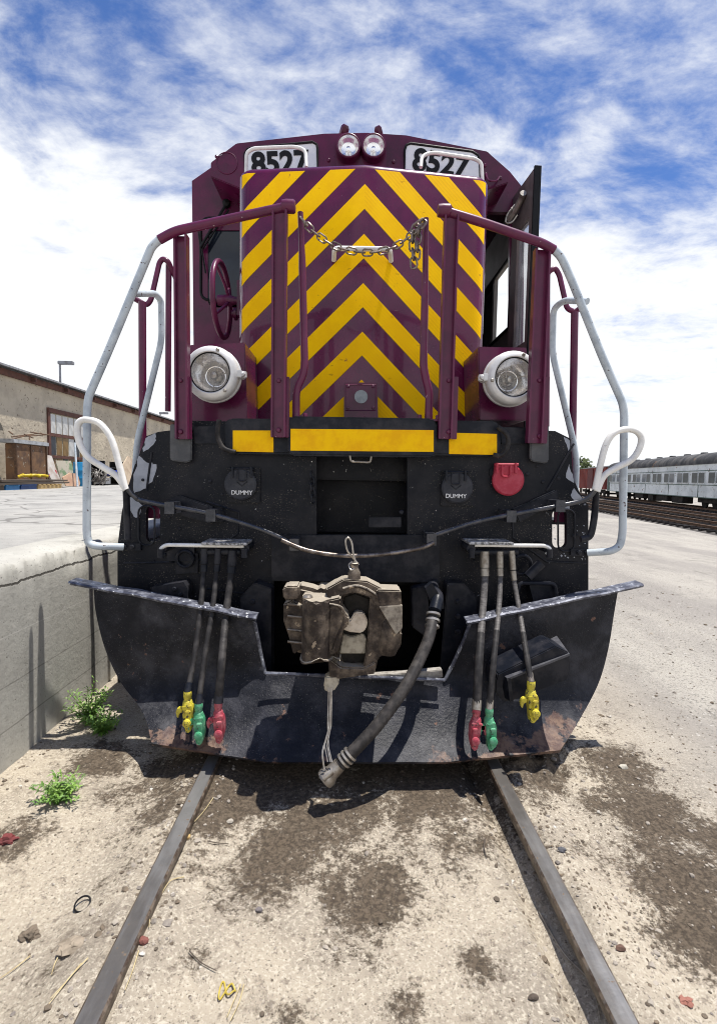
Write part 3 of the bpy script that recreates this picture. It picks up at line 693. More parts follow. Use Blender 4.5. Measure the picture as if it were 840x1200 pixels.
# no separate strip here: bright nose corners come from the glossier coat
# ---- headlight boxes and headlights
for s, rect, lc in ((-1, [(222,404),(287,401),(290,491),(290,496),(224,498)], (246, 436)), (1, [(560,406),(617,407),(619,488),(617,493),(562,492)], (603, 441.5))):
    hb = part('headlight_box', prism(BM(), rect, 3.34, .42), m_mar, bev=.006)
    cpt = P(*lc, 3.10)
    hl = empty('headlight', (0,0,0)); hl.parent = loco; hl.location = Vector((cpt.x, 3.34, cpt.z))-loco.location
    bm = BM()
    lathe(bm, [(.118, .14), (.120, .235), (.128, .243), (.150, .238), (.164, .218), (.168, .20), (.166, .15), (.172, .145), (.172, .125), (.160, .12), (.150, .06), (.12, .0), (.0, 0)], Vector((cpt.x, 3.34, cpt.z)), (0, -1, 0), 48)
    part('housing', bm, m_alu, hl, smooth=R_(50))
    bm = BM(); lathe(bm, [(.119, .212), (.116, .17), (.104, .12), (.084, .085), (.055, .06), (.028, .05), (.001, .05)], Vector((cpt.x, 3.34, cpt.z)), (0, -1, 0), 26)
    part('reflector', bm, m_chrome, hl, smooth=R_(24))
    bm = BM(); lathe(bm, [(.0, .165), (.020, .16), (.026, .14), (.018, .10), (.030, .095), (.030, .055)], Vector((cpt.x, 3.34, cpt.z)), (0, -1, 0), 20)
    for a in (20, 140, 260): tube(bm, [Vector((cpt.x, 3.34-.12, cpt.z)), Vector((cpt.x+math.cos(R_(a))*.09, 3.34-.10, cpt.z+math.sin(R_(a))*.09))], .003, 6)
    part('bulb', bm, m_wire, hl, smooth=R_(50))
    bm = BM(); tube(bm, [Vector((cpt.x, 3.34-.10, cpt.z))+Vector((math.cos(a), 0, math.sin(a)))*.062 for a in [2*math.pi*i/32 for i in range(32)]], .004, 8, closed=True); part('shield_ring', bm, m_chrome, hl)
    bm = BM(); lathe(bm, [(.119, .214), (.085, .218), (.04, .222), (.001, .224)], Vector((cpt.x, 3.34, cpt.z)), (0, -1, 0), 40)
    for k in range(5):
        tube(bm, [Vector((cpt.x-.10+.05*k, 3.34-.212, cpt.z-math.sqrt(max(0, .0125-(.10-.05*k)**2)))), Vector((cpt.x-.10+.05*k, 3.34-.222, cpt.z)), Vector((cpt.x-.10+.05*k, 3.34-.212, cpt.z+math.sqrt(max(0, .0125-(.10-.05*k)**2))))], .0012, 5)
    part('lens', bm, m_lens, hl)
    bm = BM(); tube(bm, [Vector((cpt.x, 3.34-.232, cpt.z))+Vector((math.cos(a), 0, math.sin(a)))*.121 for a in [2*math.pi*i/40 for i in range(40)]], .006, 8, closed=True); part('gasket', bm, m_gasket, hl)
    bm = BM()
    for q in (-1, 1):
        box(bm, (cpt.x+q*.16-.03, 3.34-.22, cpt.z-.022), (cpt.x+q*.16+.03, 3.34-.13, cpt.z+.022))
        lathe(bm, [(.018, 0), (.018, .05), (.010, .06), (.0, .06)], Vector((cpt.x+q*.192, 3.34-.16, cpt.z)), (0, -1, 0), 12)
        lathe(bm, [(.022, -.02), (.022, .02)], Vector((cpt.x+q*.192, 3.34-.18, cpt.z)), (0, 0, 1), 12, True)
    part('latch', bm, m_alu, hl, bev=.004)
    bm = BM()
    for a in (70, 190, 310):
        bolt(bm, Vector((cpt.x+math.cos(R_(a))*.143, 3.34-.238, cpt.z+math.sin(R_(a))*.143)), .011, .012)
    part('screw', bm, m_steel2, hl)

# ---- cab
YC = 4.62; DC = 2.30
roofline = [(225,212),(248,196),(278,171),(380,160),(475,161),(572,179),(597,201),(614,222)]
out = roofline+[(612,500),(228,500)]
cf = part('cab_front', prism(BM(), out, YC, .05), m_mar, smooth=R_(30))
bm = BM(); prism(bm, rrect(236, 256, 300, 351, 9), YC-.2, .6); bm2 = BM(); prism(bm2, [(540,232),(606,234),(606,489),(540,489)], YC-.2, .6); cut(cf, [bm, bm2])
bm = BM()
top = [P(x, y, YC) for x, y in roofline]
top = [p+Vector((0, .052, .003)) for p in top]; sheet(bm, [top, [p+Vector((0, DC-.05, 0)) for p in top]], .03)
cab_roof = part('cab_roof', bm, m_mar, smooth=R_(30))
bm = BM()
xl = P(226, 350, YC).x; xr = P(613, 350, YC).x; zl = P(225, 212, YC).z; zr = P(614, 222, YC).z
box(bm, (xl, YC+.05, 1.86), (xl+.05, YC+DC, zl-.01)); part('cab_side', bm, m_mar)
bm = BM()   # right side wall with its opening
z0, z1 = 2.98, 3.66
box(bm, (xr-.05, YC+.05, 1.86), (xr, YC+DC, z0)); box(bm, (xr-.05, YC+.05, z1), (xr, YC+DC, zr-.01))
box(bm, (xr-.05, YC+.05, z0), (xr, YC+.22, z1)); box(bm, (xr-.05, YC+1.35, z0), (xr, YC+DC, z1)); box(bm, (xr-.045, YC+.80, z0), (xr-.005, YC+.86, z1))
part('cab_side', bm, m_int)
bm = BM(); box(bm, (xl+.05, YC+DC-.05, 1.86), (xr-.05, YC+DC, zl)); part('cab_back_wall', bm, m_int)
bm = BM(); 
for (ya, yb) in ((YC+.22, YC+1.35),):
    tube(bm, fillet([Vector((xr-.055, ya, z0)), Vector((xr-.055, yb, z0)), Vector((xr-.055, yb, z1)), Vector((xr-.055, ya, z1)), Vector((xr-.055, ya, z0+.01))], .05), .016, 8)
sw = part('side_window', bm, m_gasket)
bm = BM(); box(bm, (xr-.03, YC+.86, z0), (xr-.022, YC+1.35, z1)); part('pane', bm, m_glass, sw)
# interior things: control stand, seat back
bm = BM(); box(bm, (.55, YC+.9, 1.86), (1.05, YC+1.6, 2.9)); part('control_stand', bm, m_int, bev=.03)
# left windscreen
bm = BM(); prism(bm, rrect(236, 256, 300, 351, 9), YC+.015, .01); ws = part('windscreen', bm, m_glass)
bm = BM(); tube(bm, [P(x, y, YC-.004) for x, y in rrect(235.5, 255.5, 300, 351.5, 9.5)], .012, 8, closed=True); part('gasket', bm, m_gasket, ws)
bm = BM()
tube(bm, [P(266,238,YC-.03), P(235,290,YC-.06)], .012, 8); tube(bm, [P(268,246,YC-.03), P(238,291,YC-.05)], .008, 8)
tube(bm, [P(231,260,YC-.05), P(235,290,YC-.05)], .006, 6); tube(bm, [P(234,275,YC-.045), P(241,320,YC-.045)], .007, 6); lathe(bm, [(.035, 0), (.03, .04), (0, .05)], P(266,240,YC), (0,-1,0), 14)
part('wiper', bm, m_gasket, ws)
# right front door, swung open towards the front
hx, hy = P(604, 300, YC-.01), P(628, 300, 4.17)
dv = Vector((hy.x-hx.x, hy.y-hx.y, 0)); dn = Vector((-dv.y, dv.x, 0)).normalized()*-.045
zt1 = P(601, 232, YC).z; zt2 = P(630, 197, 4.17).z
A = Vector((hx.x, hx.y, 0)); B_ = A+dv
def dpt(u, z): return Vector((A.x+dv.x*u, A.y+dv.y*u, z))
door = empty('cab_door', (0,0,0)); door.parent = loco; door.location = Vector((A.x, A.y, 1.9))-loco.location
m_door = surf('brown_grey_door', (.17, .135, .125), (.10, .085, .085), 4, .45, chip=(.4,.35,.33), chip_scale=40, chip_at=.72)
bm = BM()
wz0, wz1 = P(618, 405, 4.35).z, P(618, 262, 4.35).z
for q in ([(0,1.9),(1,1.9),(1,wz0),(0,wz0)], [(0,wz1),(1,wz1),(1,zt2),(0.9,zt2),(0,zt1)], [(0,wz0),(.30,wz0),(.30,wz1),(0,wz1)], [(.85,wz0),(1,wz0),(1,wz1),(.85,wz1)]):
    extrude_poly(bm, [dpt(u, z) for u, z in q], dn)
part('door_leaf', bm, m_door, door, bev=0)
bm = BM(); extrude_poly(bm, [dpt(.30,wz0)+dn*.4, dpt(.85,wz0)+dn*.4, dpt(.85,wz1)+dn*.4, dpt(.30,wz1)+dn*.4], dn*.15); part('pane', bm, m_pane, door)
bm = BM(); 
tube(bm, fillet([dpt(.28, wz1-.02)-dn*.3, dpt(.28,wz0-.02)-dn*.3, dpt(.87,wz0-.02)-dn*.3, dpt(.87,wz1+.02)-dn*.3, dpt(.3,wz1+.02)-dn*.3], .07), .011, 8)
part('window_gasket', bm, m_int, door)
bm = BM(); extrude_poly(bm, [dpt(1.0,1.9)+dn*1.1, dpt(1.04,1.9)+dn*1.1, dpt(1.04,zt2+.01)+dn*1.1, dpt(1.0,zt2+.01)+dn*1.1], -dn*1.25); part('edge_seal', bm, m_gasket, door)
bm = BM(); tube(bm, fillet([P(596,258,4.5), P(604,246,4.42), P(611,232,4.35), P(613,226,4.3)], .03), .028, 10)
tube(bm, smooth_path([P(603,240,4.42), P(594,252,4.42), P(593,261,4.42), P(600,260,4.42), P(606,252,4.40)], 5), .008, 8)
part('door_closer', bm, m_wire, door)
bm = BM(); tube(bm, fillet([dpt(.6,wz0-.1)-dn*.1, dpt(.6,wz0-.1)-dn*1.2, dpt(.9,wz0-.06)-dn*1.2], .02), .014, 8); part('handle', bm, m_wire, door)

# ---- visor with number boards and roof lights
YV = 4.30
vis = part('visor', prism(BM(), [(247,190),(277,167.5),(380,156),(430,155),(476,158),(571,177),(595,200),(595.5,214),(566,224),(500,214),(350,212),(284,222),(247,207)], YV, .34), m_mar, bev=.006, smooth=R_(30))
for bpts, tc_, rot in (([(287,180),(290,175),(294,173.5),(366,166.5),(371,169),(372,174),(372,206),(287,214)], (328.5, 190.5), 4.2), ([(474,176),(476,170),(481,168),(553,177.5),(560,182),(562,188),(562,218),(474,210)], (517, 191.5), -7.0)):
    nb = part('number_board', prism(BM(), bpts, YV-.012, .011), m_board, vis, smooth=0)
    bm = BM(); tube(bm, [P(x, y, YV-.014) for x, y in bpts], .010, 8, closed=True); part('gasket', bm, m_gasket, vis)
    pc = P(*tc_, YV-.016)
    tx = text('8527', .240, (0,0,0), m_blk, None, offset=.0085, sx=.97, extr=.003)
    tx.data.transform(Matrix.Rotation(R_(-rot), 4, 'Y')); tx.parent = vis; tx.name = 'board_digits'
    tx.location = pc-vis.location-loco.location
bm = BM(); prism(bm, rrect(393, 158, 453, 200, 8), YV-.05, .05); rl = part('light_bezel', bm, m_mar, vis, bev=.006)
for x in (408.2, 437.6):
    cpt = P(x, 173.3, YV-.09)
    bm = BM(); lathe(bm, [(.086, .045), (.088, .085), (.098, .085), (.102, .06), (.102, -.02)], Vector((cpt.x, YV-.035, cpt.z)), (0, -1, 0), 32); part('roof_light', bm, m_mar, vis)
    bm = BM(); tube(bm, [Vector((cpt.x, YV-.122, cpt.z))+Vector((math.cos(a), 0, math.sin(a)))*.089 for a in [2*math.pi*i/32 for i in range(32)]], .006, 8, closed=True); part('lamp_rim', bm, m_rail, vis)
    bm = BM(); lathe(bm, [(.086, .078), (.080, .050), (.058, .026), (.025, .014), (0, .014)], Vector((cpt.x, YV-.04, cpt.z)), (0, -1, 0), 18)
    lathe(bm, [(.0, .055), (.016, .05), (.018, .03), (0, .016)], Vector((cpt.x, YV-.04, cpt.z)), (0, -1, 0), 14); part('reflector', bm, m_chrome, vis, smooth=R_(24))
    bm = BM(); lathe(bm, [(.086, .080), (.05, .084), (.001, .086)], Vector((cpt.x, YV-.04, cpt.z)), (0, -1, 0), 28); part('lens', bm, m_lens, vis)
for x, y in ((403, 151.5), (444, 153)):
    c0 = P(x, y, YV+.08)
    bm = BM(); lathe(bm, [(.0, -.06), (.022, -.06), (.036, -.03), (.036, .03), (.022, .05), (0, .05)], c0+Vector((0,0,-.02)), (.3 if x < 420 else -.3, -.5, .6), 6); box(bm, (c0.x-.015, c0.y-.01, c0.z-.09), (c0.x+.015, c0.y+.03, c0.z)); part('roof_nozzle', bm, m_mar, vis)
bm = BM()
tube(bm, [P(266,191,YV-.003)+Vector((math.cos(a), 0, math.sin(a)))*.085 for a in [2*math.pi*i/24 for i in range(24)]], .004, 6, closed=True)
for x, y in ((254,184),(385,188),(461,190),(568,194),(586,209),(569,205)): bolt(bm, P(x, y, YV), .014, .012)
tube(bm, smooth_path([P(569,204,YV-.01), P(572,211,YV-.04), P(581,212,YV-.04), P(585,207,YV-.01)], 4), .008, 8)
part('visor_fittings', bm, m_mar, vis)

# ---- handrails, posts, chain
def channel(name, x0, x1, y0, y1, Y, d=.05):
    bm = BM(); a = P(x0, (y0+y1)/2, Y); b2 = P(x1, (y0+y1)/2, Y); zt_, zb_ = P(x0, y0, Y).z, P(x0, y1, Y).z
    th_ = .011; xa, xb = a.x, b2.x; xm = (xa+xb)/2
    box(bm, (xa, Y, zb_), (xa+th_, Y+d, zt_)); box(bm, (xb-th_, Y-.012, zb_), (xb, Y+d, zt_)); box(bm, (xa+th_, Y+d*.5, zb_), (xb-th_, Y+d*.5+th_, zt_))
    return part(name, bm, m_rail)
Ypo = 2.955
for nm, x0, x1, y0, y1, Y in (('handrail_post', 318, 335.5, 246, 512, Ypo), ('handrail_post', 204, 220, 274, 514, 3.0), ('handrail_post', 517.5, 533.5, 251, 514, Ypo), ('handrail_post', 623, 640, 290, 519, 3.0)):
    pz = channel(nm, x0, x1, y0, y1, Y)
    bm = BM(); a = P(x0-1, 440, Y); b2 = P(x1+2.5, y1, Y)
    box(bm, (a.x, Y+.022, P(x0, y1, Y).z), (b2.x, Y+.05, a.z))
    bolt(bm, P((x0+x1)/2, 446, Y+.022), .014, .014); bolt(bm, P((x0+x1)/2, y1-8, Y+.022), .016, .016)
    part('post_foot', bm, m_rail, pz, bev=.003)
HL = [[(338,242,2.98),(300,250,2.98),(205,271,2.99),(187,281,3.0)], [(187,281,3.0),(178,289,3.0),(166,318,3.0),(128,410,3.0),(104,465,3.0),(102.5,480,3.0),(102,625,3.0),(104,637,3.0),(113,640,3.0),(145,641,3.07)]]
HRr = [[(520,247,2.98),(560,259,2.98),(635,285,2.99),(649,293,3.0)], [(649,293,3.0),(657,301,3.0),(668,325,3.0),(706,420,3.0),(729,472,3.0),(731,486,3.0),(729,625,3.0),(726,640,3.0),(716,646,3.0),(688,648,3.07)]]
for H in (HL, HRr):
    bm = BM(); tube(bm, fillet([P(*p) for p in H[0]], .08), .0255, 14); q = P(*H[0][0]); lathe(bm, [(0, -.035), (.034, -.035), (.038, -.01), (.038, .03), (.03, .04), (0, .04)], q, (1, 0, 0), 16)
    part('handrail', bm, m_rail)
    bm = BM(); tube(bm, fillet([P(*p) for p in H[1]], .07), .0225, 14); hr = part('handrail', bm, m_white)
    e = P(*H[1][-1]); bm = BM(); box(bm, (e.x-.04, YP-.02, e.z-.022), (e.x+.10, YP, e.z+.022)) if e.x < 0 else box(bm, (e.x-.10, YP-.02, e.z-.022), (e.x+.04, YP, e.z+.022))
    for dx in (0, .05): bolt(bm, Vector((e.x+(dx if e.x < 0 else -dx), YP-.02, e.z)), .016, .014)
    part('mounting_foot', bm, m_black2, hr)
for pts, r, mt in (([(154,344,3.05),(182,344,3.25),(189,352,3.3),(190,398,3.3),(161,517,3.3),(158,560,3.3),(158,578,3.3)], .020, m_white),
                   ([(688,353,3.05),(660,352,3.2),(648,362,3.3),(647,415,3.3),(672,520,3.3),(675,540,3.3),(674,577,3.3)], .020, m_white)):
    bm = BM(); tube(bm, fillet([P(*p) for p in pts], .07), r, 12); part('step_handrail', bm, mt)
for pts in ([(158,350,3.7),(172,358,3.75),(177,352,3.75),(187,308,3.8),(191,303,3.8),(197,306,3.8),(208,330,3.9)], [(682,358,3.7),(674,366,3.75),(664,362,3.75),(655,322,3.8),(650,314,3.8),(643,318,3.8),(638,330,3.9)]):
    bm = BM(); tube(bm, fillet([P(*p) for p in pts], .05), .019, 12); part('side_handrail', bm, m_rail)
for (xt, yt, xb, yb, Y, r) in ((167,354,168,602,3.6,.026), (198,308,197,482,3.85,.022), (673,366,669,600,3.6,.026), (641,318,640,500,3.85,.022)):
    bm = BM(); tube(bm, [P(xt, yt, Y), P(xb, yb, Y)], r, 12); part('side_post', bm, m_rail)
for pts in ([(352,249),(354,300),(357,428),(355,440),(347,457),(347,490)], [(499,256),(498,330),(496,430),(499,445),(503,460),(502,492)]):
    bm = BM(); pp = fillet([P(x, y, 3.045) for x, y in pts], .07); n = len(pp)
    tube(bm, pp, [.017+.007*min(1, i/(n*.3)) for i in range(n)], 12)
    bpt = P(*pts[-1], 3.045); box(bm, (bpt.x-.075, 3.0, bpt.z-.012), (bpt.x+.075, 3.10, bpt.z+.0)); bolt(bm, bpt+Vector((-.055, 0, 0)), .014, .03, (0,0,1)); bolt(bm, bpt+Vector((.055, 0, 0)), .014, .03, (0,0,1))
    part('gate_post', bm, m_rail)
def chain(path, ll=.058, wd=.019, r=.0052, par=loco, mt=None, n0=0, name='chain'):
    pts = [Vector(p) for p in path]; L = [0]
    for a, b2 in zip(pts, pts[1:]): L.append(L[-1]+(b2-a).length)
    def at(s):
        for i in range(len(L)-1):
            if s <= L[i+1]: return pts[i].lerp(pts[i+1], (s-L[i])/max(1e-9, L[i+1]-L[i]))
        return pts[-1]
    bm = BM(); s = 0; k = n0; step = ll*.74
    while s+ll < L[-1]:
        a, b2 = at(s), at(s+ll); d = (b2-a).normalized(); m_ = (a+b2)/2
        u = d.cross(Vector((0, 1, 0))).normalized(); v_ = d.cross(u)
        side = (u*.9+v_*.45) if k % 2 else (v_*.9-u*.35); side.normalize()
        ring = []
        for j in range(14):
            q = 2*math.pi*j/14; cx_ = math.cos(q); sx_ = math.sin(q)
            ring.append(m_+d*((ll/2-wd)*(1 if cx_ > 0 else -1)*(1 if abs(cx_) > .2 else abs(cx_)*5)+wd*cx_)+side*wd*sx_)
        tube(bm, ring, r, 6, closed=True); s += step; k += 1
    return part(name, bm, mt or m_chain, par)
chain(smooth_path([P(x, y, 3.01) for x, y in ((352,254),(362,267),(384,284),(402,292),(425,296),(445,295),(465,288),(482,275),(495,263))], 6), .064, .018, .0052)
chain(smooth_path([P(x, y, 2.99) for x, y in ((497,258),(488,262),(483,275),(484,300),(486,322))], 6), .066, .020, .006)
chain(smooth_path([P(x, y, 2.99) for x, y in ((498,258),(491,268),(489,290),(488,312))], 6), .06, .018, .006, n0=1)
chain([P(365,552,3.06), P(365,560,3.06), P(367,592,3.06)], .05, .016, .005, mt=m_black2)

# ---- uncoupling levers
for side, pts in ((-1, [(147,572),(140,545),(131,515),(118,497),(103,492),(94,494),(91,503),(94,520),(104,536),(122,548),(137,558),(148,574)]),
                  (1, [(697,574),(703,545),(710,520),(720,507),(735,503),(746,506),(751,514),(748,527),(739,539),(722,548),(707,558),(699,576)])):
    bm = BM(); tube(bm, smooth_path([P(x, y, 2.90) for x, y in pts], 5), .0185, 12); lv = part('uncoupling_lever', bm, m_whiteL)
    st_ = [(148,570),(149,600),(150,632)] if side < 0 else [(698,570),(697,595),(694,618),(690,629),(680,632)]
    bm = BM(); tube(bm, smooth_path([P(x, y, 2.91 if i == 0 else 2.98) for i, (x, y) in enumerate(st_)], 4), .02, 10); part('lever_stem', bm, m_black2, lv)
rod = [(148,571,2.91),(158,582,2.93),(172,588,2.95),(250,603,2.95),(310,622,2.95),(345,638,2.96)]
rod2 = [(330,633,2.93),(360,645,2.92),(400,651,2.92),(445,650,2.92),(490,643,2.92),(508,636,2.93)]
rod3 = [(502,630,2.96),(560,611,2.95),(620,599,2.95),(668,590,2.95),(688,584,2.93),(698,573,2.91)]
m_rod = surf('rod_black', (.022,.025,.034), (.06,.06,.07), 20, .3, .2, spec=.7)
bm = BM()
for r_ in (rod, rod3): tube(bm, smooth_path([P(*p) for p in r_], 5), .0145, 10)
for x, y in ((200,594),(248,603),(345,637),(505,631),(655,592),(598,604)):
    c0 = P(x, y, 2.95); box(bm, (c0.x-.028, 2.93, c0.z-.04), (c0.x+.028, 3.11, c0.z+.03))
part('lever_rod', bm, m_rod, smooth=R_(40))
bm = BM(); tube(bm, smooth_path([P(*p) for p in rod2], 5), .0135, 10); part('lever_rod', bm, surf('worn_rod', (.10,.08,.07), (.32,.28,.25), 14, .35, .6))
for k, (a, b2) in enumerate((((195,592),(268,612)), ((600,603),(670,588)))):
    bm = BM(); 
    prism(bm, [(a[0],a[1]-6),(a[0]+14,a[1]-12),(b2[0]-18,b2[1]-14 if k else a[1]+2),(b2[0]-14,b2[1]-8),(b2[0]-20,b2[1]+2),(a[0]+8,a[1]+10)], 3.06, .04); part('rod_bracket', bm, m_black2, bev=.008)

# ---- receptacles
for x, y, mt, tx in ((283.5, 567.5, m_black2, 'DUMMY'), (534, 571.5, m_black2, 'DUMMY'), (593, 562.5, m_redc, None)):
    r = 18.3/187
    cpt = P(x, y, YP)
    rc = empty('receptacle', (0,0,0)); rc.parent = loco; rc.location = cpt-loco.location
    bm = BM(); a = P(x-(17 if tx else 20), y-(20 if tx else 14), YP); b2 = P(x+22 if tx else x+10, y+22 if tx else y-4, YP)
    box(bm, (a.x, YP-.018, b2.z), (b2.x, YP, a.z)); part('base_plate', bm, m_black, rc, bev=.006)
    bm = BM(); lathe(bm, [(0, .05), (r*.9, .05), (r, .042), (r, .018), (r*.5, .0)], cpt, (0, -1, 0), 36)
    prism(bm, [(x-12,y-19),(x+12,y-19),(x+14,y-8),(x-14,y-8)], YP-.045, .03)
    cv = part('hinged_cover', bm, surf('cover_black', (.03,.032,.04), (.05,.052,.06), 12, .45, chip=(.4,.4,.42), chip_scale=50, chip_at=.74) if tx else mt, rc)
    bm = BM(); tube(bm, fillet([P(x-5,y-17,YP-.06), P(x-5,y-4,YP-.06), P(x+5,y-4,YP-.06), P(x+5,y-17,YP-.06)], .02), .004 if tx else .006, 8)
    tube(bm, [P(x-14,y-18,YP-.04), P(x+14,y-18,YP-.04)], .010, 8); tube(bm, [P(x-11,y-20,YP-.05),P(x-11,y-8,YP-.055)], .008, 8); tube(bm, [P(x+11,y-20,YP-.05),P(x+11,y-8,YP-.055)], .008, 8)
    part('hinge', bm, m_black2 if tx else m_redc, rc)
    if tx:
        pc = P(x, y+10, YP-.055); text(tx, .036, pc, m_whl, rc, 'lettering', offset=.0006, sx=1.0, extr=.001)
        bm = BM(); tube(bm, [P(x-6,y-3,YP-.052), P(x,y+2,YP-.052), P(x+6,y-3,YP-.052)], .003, 5); part('moulding', bm, m_black2, rc)

# ---- hose racks and hoses
def gladhand(p, mat, par, flip=1, dark=0):
    bm = BM(); p = Vector(p); f = flip
    lathe(bm, [(.019, 0), (.022, .01), (.022, .03), (.018, .035), (.020, .05), (.026, .055), (.027, .09), (.015, .11)], p, (0, 0, -1), 12)
    extrude_poly(bm, [p+Vector((f*a, -.03, -b)) for a, b in ((-.022,.07),(.026,.065),(.034,.09),(.036,.15),(.026,.20),(.010,.215),(-.006,.205),(-.012,.16),(-.018,.12))], (0, .045, 0))
    extrude_poly(bm, [p+Vector((f*a, -.045, -b)) for a, b in ((.000,.09),(.026,.09),(.030,.185),(.004,.195))], (0, .02, 0))
    extrude_poly(bm, [p+Vector((f*a, -.018, -b)) for a, b in ((-.022,.078),(-.048,.085),(-.058,.105),(-.052,.135),(-.044,.14),(-.040,.115),(-.022,.108))], (0, .022, 0))
    lathe(bm, [(.021, 0), (.021, .016), (.012, .02), (0, .02)], p+Vector((f*.012, -.045, -.15)), (0, -1, 0), 14)
    return part('glad_hand', bm, mat, par, bev=.0035)
racks = ((-1, [(190,651),(188,643),(195,638.5),(286,640)], [(237,636),(290,635),(290,641.5),(237,641)], [(195,648),(290,651)]),
         (1, [(640,650),(645,643),(638,639.5),(556,638.5)], [(548,635.5),(600,635.5),(600,640),(548,640)], [(548,650),(640,652)]))
for s, bar, plate, low in racks:
    bm = BM(); tube(bm, fillet([P(x, y, 2.93) for x, y in bar], .03), .012, 10)
    rk = part('hose_rack', bm, m_whiteL)
    a, b2 = P(*plate[0], 2.93), P(*plate[2], 2.93)
    bm = BM(); box(bm, (a.x, 2.90, a.z-.010), (b2.x, 3.09, a.z+.006)); part('rack_plate', bm, surf('dusty_plate', (.4,.4,.42), (.12,.12,.12), 60, .6, lo=.45, hi=.52), rk, bev=.003)
    bm = BM()
    for x in ((190, 287) if s < 0 else (552, 642)):
        c0 = P(x, 643, 2.93); tube(bm, [c0, c0+Vector((0, .17, 0))], .026, 12); tube(bm, [c0+Vector((0,-.02,0)), c0+Vector((0,-.02,-.05))], .018, 10)
    c0, c1 = P(236 if s < 0 else 552, 647, 2.96), P(282 if s < 0 else 606, 647, 2.96)
    tube(bm, [c0, c1], .020, 10); part('manifold', bm, m_black2, rk)
hoses = [([(240,650),(239,670),(235,715),(228,770),(220,812)], .0155, m_gy, 1, m_rubber, 2.55), ([(256,650),(254,670),(249,715),(240,770),(233,826)], .0155, m_gg, 1, m_rubber, 2.52), ([(273,652),(271,672),(265,720),(260,775),(256,824)], .021, m_gr, 1, m_rubber, 2.50),
         ([(567,653),(568,675),(565,720),(561,775),(558,832)], .021, m_gr, -1, m_hoseg, 2.46), ([(585,653),(586,675),(584,715),(578,775),(573,832)], .0155, m_gg, 1, m_hoseg, 2.46), ([(599,652),(602,680),(609,720),(617,770),(622,800)], .0145, m_gy, 1, m_hoseg, 2.47)]
for pts, r, gm, fl, hm, Ye in hoses:
    n = len(pts); Ys = [2.95, 2.93, 2.80, 2.66 if Ye > 2.5 else 2.56, Ye]
    W = [P(x, y, Y) for (x, y), Y in zip(pts, Ys)]
    sp_ = smooth_path(W, 9); bm = BM(); tube(bm, sp_, r, 12); hs = part('air_hose', bm, hm)
    bm = BM(); tube(bm, [W[0]+Vector((0,0,.035)), W[0]+(W[1]-W[0])*.55], r*1.35, 12); tube(bm, [W[0]+(W[1]-W[0])*.6, W[1]], r*1.25, 12); e = W[-1]; d = (W[-2]-e).normalized()
    tube(bm, [e, e+d*.05], r*1.2, 12); part('hose_fitting', bm, m_black2 if hm is m_rubber else m_steel2, hs)
    if hm is m_hoseg: bm = BM(); q_ = sp_[int(len(sp_)*.62):]; tube(bm, q_, r*1.07, 12); part('hose_sleeve', bm, m_rubber, hs)
    gladhand(e+Vector((0, 0, .01)), gm, hs, 1 if fl > 0 else -1)
# main brake hose
W = [P(507,722,2.72), P(503,745,2.62), P(492,772,2.54), P(474,806,2.44), P(446,845,2.36), P(420,874,2.32), P(398,896,2.30)]
bm = BM(); tube(bm, smooth_path(W, 16), .031, 16, ribs=.035); bh = part('brake_hose', bm, surf('brake_hose_rubber', (.028,.026,.026), (.062,.056,.053), 22, .55, bscale=120, bdist=.002))
bm = BM()
for a, b2 in ((P(508,712,2.74), P(506,735,2.68)),):
    for k in range(3): 
        q = a.lerp(b2, .3+k*.3); tube(bm, [q, q+(b2-a).normalized()*.012], .041, 14)
q = P(398,896,2.30); d = (W[-1]-W[-2]).normalized()
for k in range(3): tube(bm, [q-d*(.02+.022*k), q-d*(.03+.022*k)], .040, 14)
part('hose_clamp', bm, m_wire, bh)
bm = BM(); tube(bm, fillet([P(509,716,2.74), P(513,700,2.80), P(506,690,2.95), P(508,684,3.08)], .03), .036, 14); prism(bm, [(498,690),(506,683),(520,705),(520,714),(507,712)], 2.78, .06); part('angle_cock', bm, m_black2, bh, bev=.003)
bm = BM(); e = q+d*.0
tube(bm, [e, e+d*.05, e+d*.075, e+d*.10, e+d*.105], [.034, .036, .048, .046, .02], 14); tube(bm, [e+d*.05+Vector((0,-.02,.02)), e+d*.11+Vector((0,-.03,.035))], .02, 10); part('glad_hand', bm, m_steel2, bh)
bm = BM()
for k, (x, x2) in enumerate(((387, 383), (389, 386), (385,388))):
    tube(bm, [P(x, 806, 2.40), P(x-1, 850, 2.36), P(x2-3, 872+2*k, 2.30), P(x2+1, 893, 2.26)], .0028, 6)
tube(bm, smooth_path([P(388,806,2.40), P(387,830,2.38), P(385,858,2.35), P(378,880,2.28), P(380,902,2.25)], 4), .0045, 6)
part('tie_wire', bm, m_wire, bh)

# ---- coupler
cp = empty('coupler', (0,0,0)); cp.parent = loco; cp.location = Vector((P(400,725,2.5).x, 2.5, .85))-loco.location
def cpart(name, pts, Y, d, mt=None, bev=.007): return part(name, prism(BM(), pts, Y, d), mt or m_steel, cp, bev=bev, seg=2)
cpart('coupler_shank', [(365,705),(440,705),(440,770),(365,770)], 2.6, .6, bev=.02)
cpart('coupler_head', [(334,690),(348,686),(366,690),(376,694),(392,684),(404,681),(420,682),(440,692),(456,692),(470,692),(471,742),(463,757),(452,766),(441,768),(440,790),(425,793),(398,793),(386,788),(384,770),(366,775),(350,770),(342,752),(334,735)], 2.50, .14, bev=.02)
cpart('head_upper_jaw', [(382,690),(402,679),(430,681),(448,690),(452,700),(449,712),(441,716),(434,700),(415,694),(400,698),(398,706),(384,704)], 2.42, .12)
cpart('guard_arm', [(441,691),(470,692),(471,712),(468,745),(462,735),(455,722),(448,716),(443,705)], 2.40, .14)
